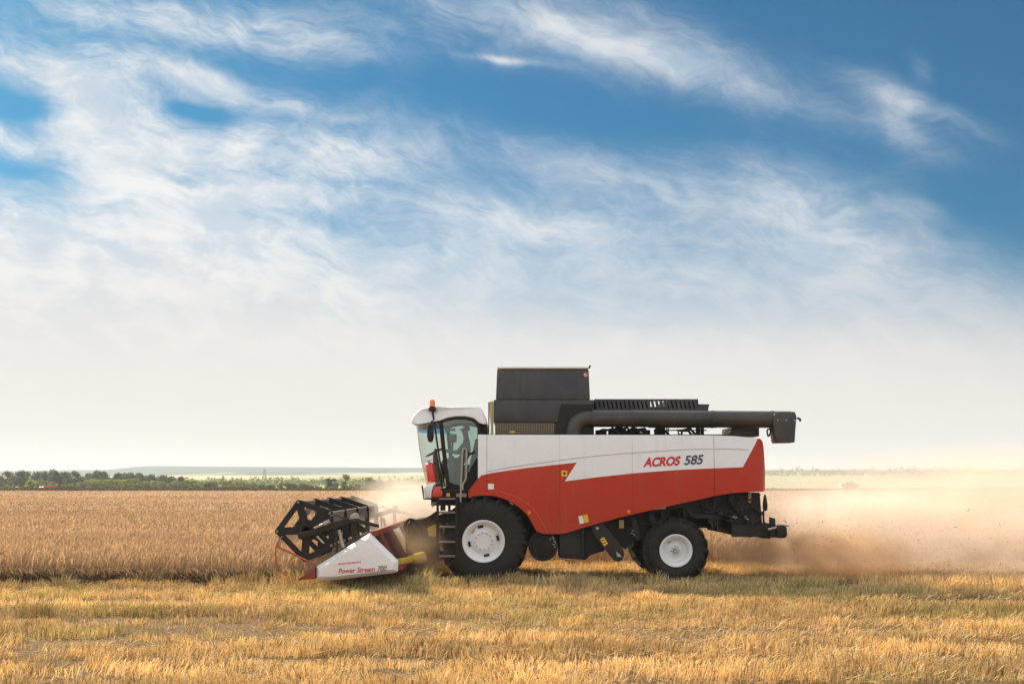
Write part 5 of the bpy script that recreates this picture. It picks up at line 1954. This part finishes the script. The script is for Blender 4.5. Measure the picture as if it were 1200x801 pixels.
for Yr_, s in ((Y0 + 0.13, 1), (Y1 - 0.13, -1)):
    bm = bmesh.new()
    hprism(bm, [(347.5, 629.6), (349, 624.6), (372, 618), (409, 605.4), (413, 606), (424, 609.6), (443, 614.6), (443, 618.2), (424, 614.4), (411, 612.2), (400, 616), (372, 625), (350, 631.4)], Yr_ - 0.04, Yr_ + 0.04)
    part('reel_arm', bm, M_DUSTY, HD, bevel=0.008)
    bm = bmesh.new()
    tube(bm, [HP(367.5, 618.6, Yr_ - 0.09 * s), HP(379, 613.6, Yr_ - 0.09 * s)], 0.025, 8)
    tube(bm, [HP(379, 613.6, Yr_ - 0.09 * s), HP(386, 610.4, Yr_ - 0.09 * s)], 0.045, 8)
    part('reel_cylinder', bm, M_STEEL, HD)
    bm = bmesh.new()
    tube(bm, [HP(395.6, 620.8, Yr_ + 0.02 * s), HP(400.6, 641.2, Yr_ + 0.02 * s)], 0.035, 8)
    part('lift_cylinder', bm, M_STEEL, HD)
    bm = bmesh.new()
    tube(bm, [HP(370.5, 628, Yr_ - 0.06 * s), HP(378.5, 636.5, Yr_ - 0.06 * s)], 0.02, 6)
    part('stay_rod', bm, M_STEEL, HD)
    bm = bmesh.new()
    hprism(bm, [(410, 607), (415.4, 607), (416.5, 632), (411.6, 632)], Yr_ - 0.03, Yr_ + 0.05)
    hprism(bm, [(391.2, 620), (393.6, 620), (394.4, 647), (392, 647)], Yr_ - 0.02, Yr_ + 0.02)
    tube(bm, spline([HP(386, 610, Yr_ - 0.1 * s), HP(388, 604.5, Yr_ - 0.1 * s), HP(394, 603.5, Yr_ - 0.1 * s), HP(403, 607, Yr_ - 0.1 * s), HP(424, 612.5, Yr_ - 0.1 * s)], 5), 0.014, 6)
    part('arm_bracket', bm, M_DUSTY, HD)
    bm = bmesh.new()
    hprism(bm, [(407, 608.5), (412, 601.6), (417.5, 600.6), (420.6, 607.5)], Yr_ - 0.05, Yr_ + 0.08)
    part('reel_motor', bm, M_RAIL, HD, bevel=0.02)
# yellow drive shaft along the near end
bm = bmesh.new()
a, b = S(466.5, 658.4, 19.3), S(486, 654.6, 20.9)
tube(bm, [a, a.lerp(b, 0.5), a.lerp(b, 0.98)], [0.075, 0.07, 0.075], 16)
c2 = S(486.5, 654.2, 20.95)
tube(bm, [a.lerp(b, 0.90), b, c2 + Vector((0.16, 0.1, 0.02))], [0.09, 0.115, 0.125], 18)
part('drive_shaft', bm, M_YEL, HD)

ORG = Vector((0, 0, 0))

# ------------------------------------------------------------------ the driver
def driver():
    global ORG
    ORG = Vector((seat_x, 22.25, Z0 + 0.52))
    root = empty('person', ORG)
    tag(root, 'driver in a blue shirt seated at the wheel inside the glass cab', 'person')
    y = 22.25
    B = Vector((seat_x, y, Z0 + 0.52))
    V, E, R, Mi = [], [], [], []
    def add(p, r, par=None, r2=None):
        V.append(B + Vector(p)); R.append((r, r2 or r))
        if par is not None: E.append((par, len(V) - 1))
        return len(V) - 1
    pel = add((0.06, 0, 0.10), 0.13, None, 0.16)
    w1_ = add((0.08, 0, 0.26), 0.115, pel, 0.15)
    ch = add((0.10, 0, 0.44), 0.125, w1_, 0.17)
    nk = add((0.09, 0, 0.58), 0.06, ch)
    hd0 = add((0.07, 0, 0.68), 0.065, nk)
    hd1 = add((0.045, 0, 0.76), 0.098, hd0, 0.078)
    hd2 = add((0.05, 0, 0.84), 0.085, hd1, 0.07)
    for s in (-1, 1):
        sh = add((0.10, 0.19 * s, 0.50), 0.062, ch)
        el = add((-0.10, 0.25 * s, 0.27), 0.048, sh)
        wr = add((-0.40, 0.19 * s, 0.32), 0.030, el)
        pm = add((-0.47, 0.17 * s, 0.335), 0.036, wr, 0.018)
        for q in range(4):
            f1 = add((-0.53, (0.13 + 0.024 * q) * s, 0.345 + 0.004 * q), 0.010, pm)
            f2 = add((-0.555, (0.13 + 0.024 * q) * s, 0.325), 0.009, f1)
            add((-0.540, (0.13 + 0.024 * q) * s, 0.300), 0.008, f2)
        t1 = add((-0.48, 0.12 * s, 0.325), 0.011, pm)
        add((-0.515, 0.105 * s, 0.315), 0.009, t1)
        hp = add((-0.02, 0.10 * s, 0.07), 0.085, pel)
        kn = add((-0.42, 0.14 * s, 0.08), 0.062, hp)
        an = add((-0.45, 0.14 * s, -0.38), 0.042, kn)
        add((-0.60, 0.14 * s, -0.44), 0.036, an)
    me = bpy.data.meshes.new('tmp_body')
    me.from_pydata([v - ORG for v in V], E, [])
    o = bpy.data.objects.new('tmp_body', me)
    col.objects.link(o)
    o.modifiers.new('skin', 'SKIN')
    for i, sv in enumerate(me.skin_vertices[0].data):
        sv.radius = R[i]
        sv.use_root = (i == 0)
    sd = o.modifiers.new('sub', 'SUBSURF')
    sd.levels = sd.render_levels = 2
    dg = bpy.context.evaluated_depsgraph_get()
    m2 = bpy.data.meshes.new_from_object(o.evaluated_get(dg))
    bpy.data.objects.remove(o)
    m2.materials.clear()
    for m_ in (M_SKIN, M_SHIRT, M_TROUS): m2.materials.append(m_)
    for p in m2.polygons:
        c = p.center
        mi = 1
        if c.z > 0.56 or c.x < -0.34 and c.z > 0.2: mi = 0
        elif c.z < 0.17: mi = 2
        p.material_index = mi
        p.use_smooth = True
    m2.name = 'body'
    ob = bpy.data.objects.new('body', m2)
    col.objects.link(ob)
    ob.parent = root
    # face and ears, hair
    bm = bmesh.new()
    hc = B + Vector((0.045, 0, 0.775))
    poly_w(bm, [hc + Vector((-0.088, -0.014, -0.015)), hc + Vector((-0.122, 0, -0.02)), hc + Vector((-0.085, 0.014, -0.015)), hc + Vector((-0.090, 0, 0.04))], Vector((0.02, 0, 0)))
    for s in (-1, 1):
        tube(bm, [hc + Vector((0.01, 0.070 * s, -0.02)), hc + Vector((0.012, 0.088 * s, 0.0)), hc + Vector((0.01, 0.076 * s, 0.025))], [0.012, 0.016, 0.012], 6)
        tube(bm, [hc + Vector((-0.080, 0.03 * s, 0.015)), hc + Vector((-0.094, 0.03 * s, 0.015))], [0.012, 0.008], 6, mi=1)
    bar(bm, hc + Vector((-0.088, -0.022, -0.055)), hc + Vector((-0.088, 0.022, -0.055)), 0.010, 0.012, side=Vector((1, 0, 0)), mi=1)
    obj('face', bm, [M_SKIN, M_HAIR], root)
    bm = bmesh.new()
    bmesh.ops.create_uvsphere(bm, u_segments=20, v_segments=12, radius=1.0)
    for v in bm.verts:
        v.co = Vector((v.co.x * 0.108 + 0.018, v.co.y * 0.088, v.co.z * 0.098 + 0.03))
    bmesh.ops.delete(bm, geom=[v for v in bm.verts if v.co.z < 0.045 - (v.co.x * 0.9) or v.co.z < -0.035], context='VERTS')
    bmesh.ops.translate(bm, verts=bm.verts[:], vec=hc)
    obj('hair', bm, M_HAIR, root, recalc=False)
    ORG = Vector((0, 0, 0))
driver()

# ------------------------------------------------------------------ dust and chaff
def dust(name, c, r, dens, label, colr=(0.96, 0.88, 0.79), seed=0.0, scale=0.8, thr=(0.42, 0.72), slope=0.0, drift=None, aniso=0.2, zfall=None):
    """a cloud of dust: density thins out from its heart, torn by turbulence; box domain scaled about its own centre"""
    bm = bmesh.new()
    bmesh.ops.create_icosphere(bm, subdivisions=3, radius=1.0)
    zmin = (0.02 - c[2]) / r[2]
    for v in bm.verts:
        v.co.z = max(v.co.z, zmin)
    me = bpy.data.meshes.new(name)
    bm.to_mesh(me)
    bm.free()
    o = bpy.data.objects.new(name, me)
    col.objects.link(o)
    o.location = c
    o.scale = r
    m = bpy.data.materials.new(name)
    m.use_nodes = True
    t = NT(m.node_tree)
    m.node_tree.nodes.clear()
    tc_ = t.n('ShaderNodeTexCoord')
    pos = t.n('ShaderNodeNewGeometry').outputs['Position']
    ln_ = t.n('ShaderNodeVectorMath', operation='LENGTH')
    t.L.new(tc_.outputs['Object'], ln_.inputs[0])
    fall = t.smooth(ln_.outputs['Value'], 1.0, 0.25)
    mp = t.n('ShaderNodeVectorMath', operation='MULTIPLY_ADD')
    t.L.new(pos, mp.inputs[0])
    mp.inputs[1].default_value = (scale * 0.8, scale, scale * 1.15)
    mp.inputs[2].default_value = (seed, seed * 0.7, seed * 1.3)
    nz = t.noise(mp.outputs[0], 1.0, 6.0, 0.62, 0.4)
    f = t.m('MULTIPLY', fall, t.smooth(nz, thr[0], thr[1], 0.12, 1.0))
    if zfall:
        s = t.n('ShaderNodeSeparateXYZ')
        t.L.new(pos, s.inputs[0])
        f = t.m('MULTIPLY', f, t.smooth(s.outputs[2], zfall[1], zfall[0]))
    f = t.m('MULTIPLY', f, dens)
    pv = t.n('ShaderNodeVolumePrincipled')
    pv.inputs['Color'].default_value = rgb(*colr)
    pv.inputs['Anisotropy'].default_value = aniso
    t.L.new(f, pv.inputs['Density'])
    out = t.n('ShaderNodeOutputMaterial')
    t.L.new(pv.outputs[0], out.inputs['Volume'])
    m.cycles.volume_step_rate = 0.6 if hasattr(m, 'cycles') and hasattr(m.cycles, 'volume_step_rate') else 1
    me.materials.append(m)
    tag(o, label, 'dust', kind='stuff')
    return o


dust('dust_cloud', (12.8, 24.4, 0.9), (8.4, 4.8, 2.5), 0.72, 'pale tan dust billowing out behind the harvester', colr=(0.95, 0.83, 0.71), seed=3.1, scale=1.0, thr=(0.40, 0.60))
dust('dust_cloud', (6.9, 22.3, 0.45), (2.7, 1.4, 0.85), 2.6, 'thick chaff dust low behind the rear wheel, brown colour deepened for shade', colr=(0.76, 0.55, 0.35), seed=8.4, scale=1.6, thr=(0.43, 0.60))  # chaff dust, its brown deepened to carry the shade under the plume
dust('dust_cloud', (-2.5, 25.8, 1.15), (2.2, 2.4, 1.45), 2.2, 'pale dust puff rising between the reel and the cab', seed=5.5, scale=0.9, thr=(0.36, 0.66))
dust('dust_cloud', (-2.2, 21.6, 0.65), (1.5, 2.2, 0.85), 0.9, 'thin dust hanging about the feeder under the cab', colr=(0.78, 0.58, 0.38), seed=1.7, scale=1.1)
dust('dust_cloud', (26.0, 52.0, 0.8), (26.0, 24.0, 4.2), 0.04, 'faint dust drifting over the far crop behind the harvester', seed=2.2, scale=0.14, thr=(0.32, 0.66))

dust('dust_cloud', (8.2, 23.3, 1.42), (2.6, 1.4, 0.66), 2.2, 'bright sunlit plume of dust shooting out above the chaff', seed=6.6, scale=1.5, thr=(0.42, 0.60))

# flying bits of chaff
n = 9000
rc_ = np.random.default_rng(9)
t_ = rc_.random(n) ** 1.3
x = 5.2 + t_ * 6.5
y = 22.3 + rc_.normal(0, 0.55 + 0.9 * t_, n)
z = np.abs(0.95 - 0.75 * t_ + rc_.normal(0, 0.22 + 0.35 * t_, n)) + 0.03
u = rc_.normal(0, 1, (n, 3)); u /= np.linalg.norm(u, axis=1)[:, None]
v = np.cross(u, rc_.normal(0, 1, (n, 3))); v /= np.linalg.norm(v, axis=1)[:, None]
sz = ((0.005 + 0.011 * rc_.random(n) ** 2) * np.where(rc_.random(n) < 0.12, 1.9, 0.8))[:, None]
P_ = np.stack([x, y, z], 1)
co = np.stack([P_ - u * sz * 1.6, P_ + v * sz * 0.4, P_ + u * sz * 1.6, P_ - v * sz * 0.4], 1).reshape(-1, 3)
cc = np.repeat(np.array([(0.50, 0.34, 0.17), (0.36, 0.23, 0.10), (0.6, 0.45, 0.26)])[rc_.integers(0, 3, n)], 4, axis=0)
ch_ = np_mesh('flying_chaff', co, np.arange(n * 4).reshape(n, 4), M_STUB, cc)
tag(ch_, 'bits of chaff thrown out behind the harvester', 'chaff', kind='stuff')

# ------------------------------------------------------------------ the air
bm = bmesh.new()
box(bm, -2750, 2750, -80, 2680, -1.0, 46.0)
m = bpy.data.materials.new('air')
m.use_nodes = True
t = NT(m.node_tree)
m.node_tree.nodes.clear()
pv = t.n('ShaderNodeVolumePrincipled')
pv.inputs['Color'].default_value = rgb(0.78, 0.88, 0.97)
pv.inputs['Density'].default_value = 0.0003
pv.inputs['Anisotropy'].default_value = 0.2
out = t.n('ShaderNodeOutputMaterial')
t.L.new(pv.outputs[0], out.inputs['Volume'])
hz = obj('haze', bm, m)
tag(hz, 'thin pale haze over the whole plain', 'haze', kind='stuff')
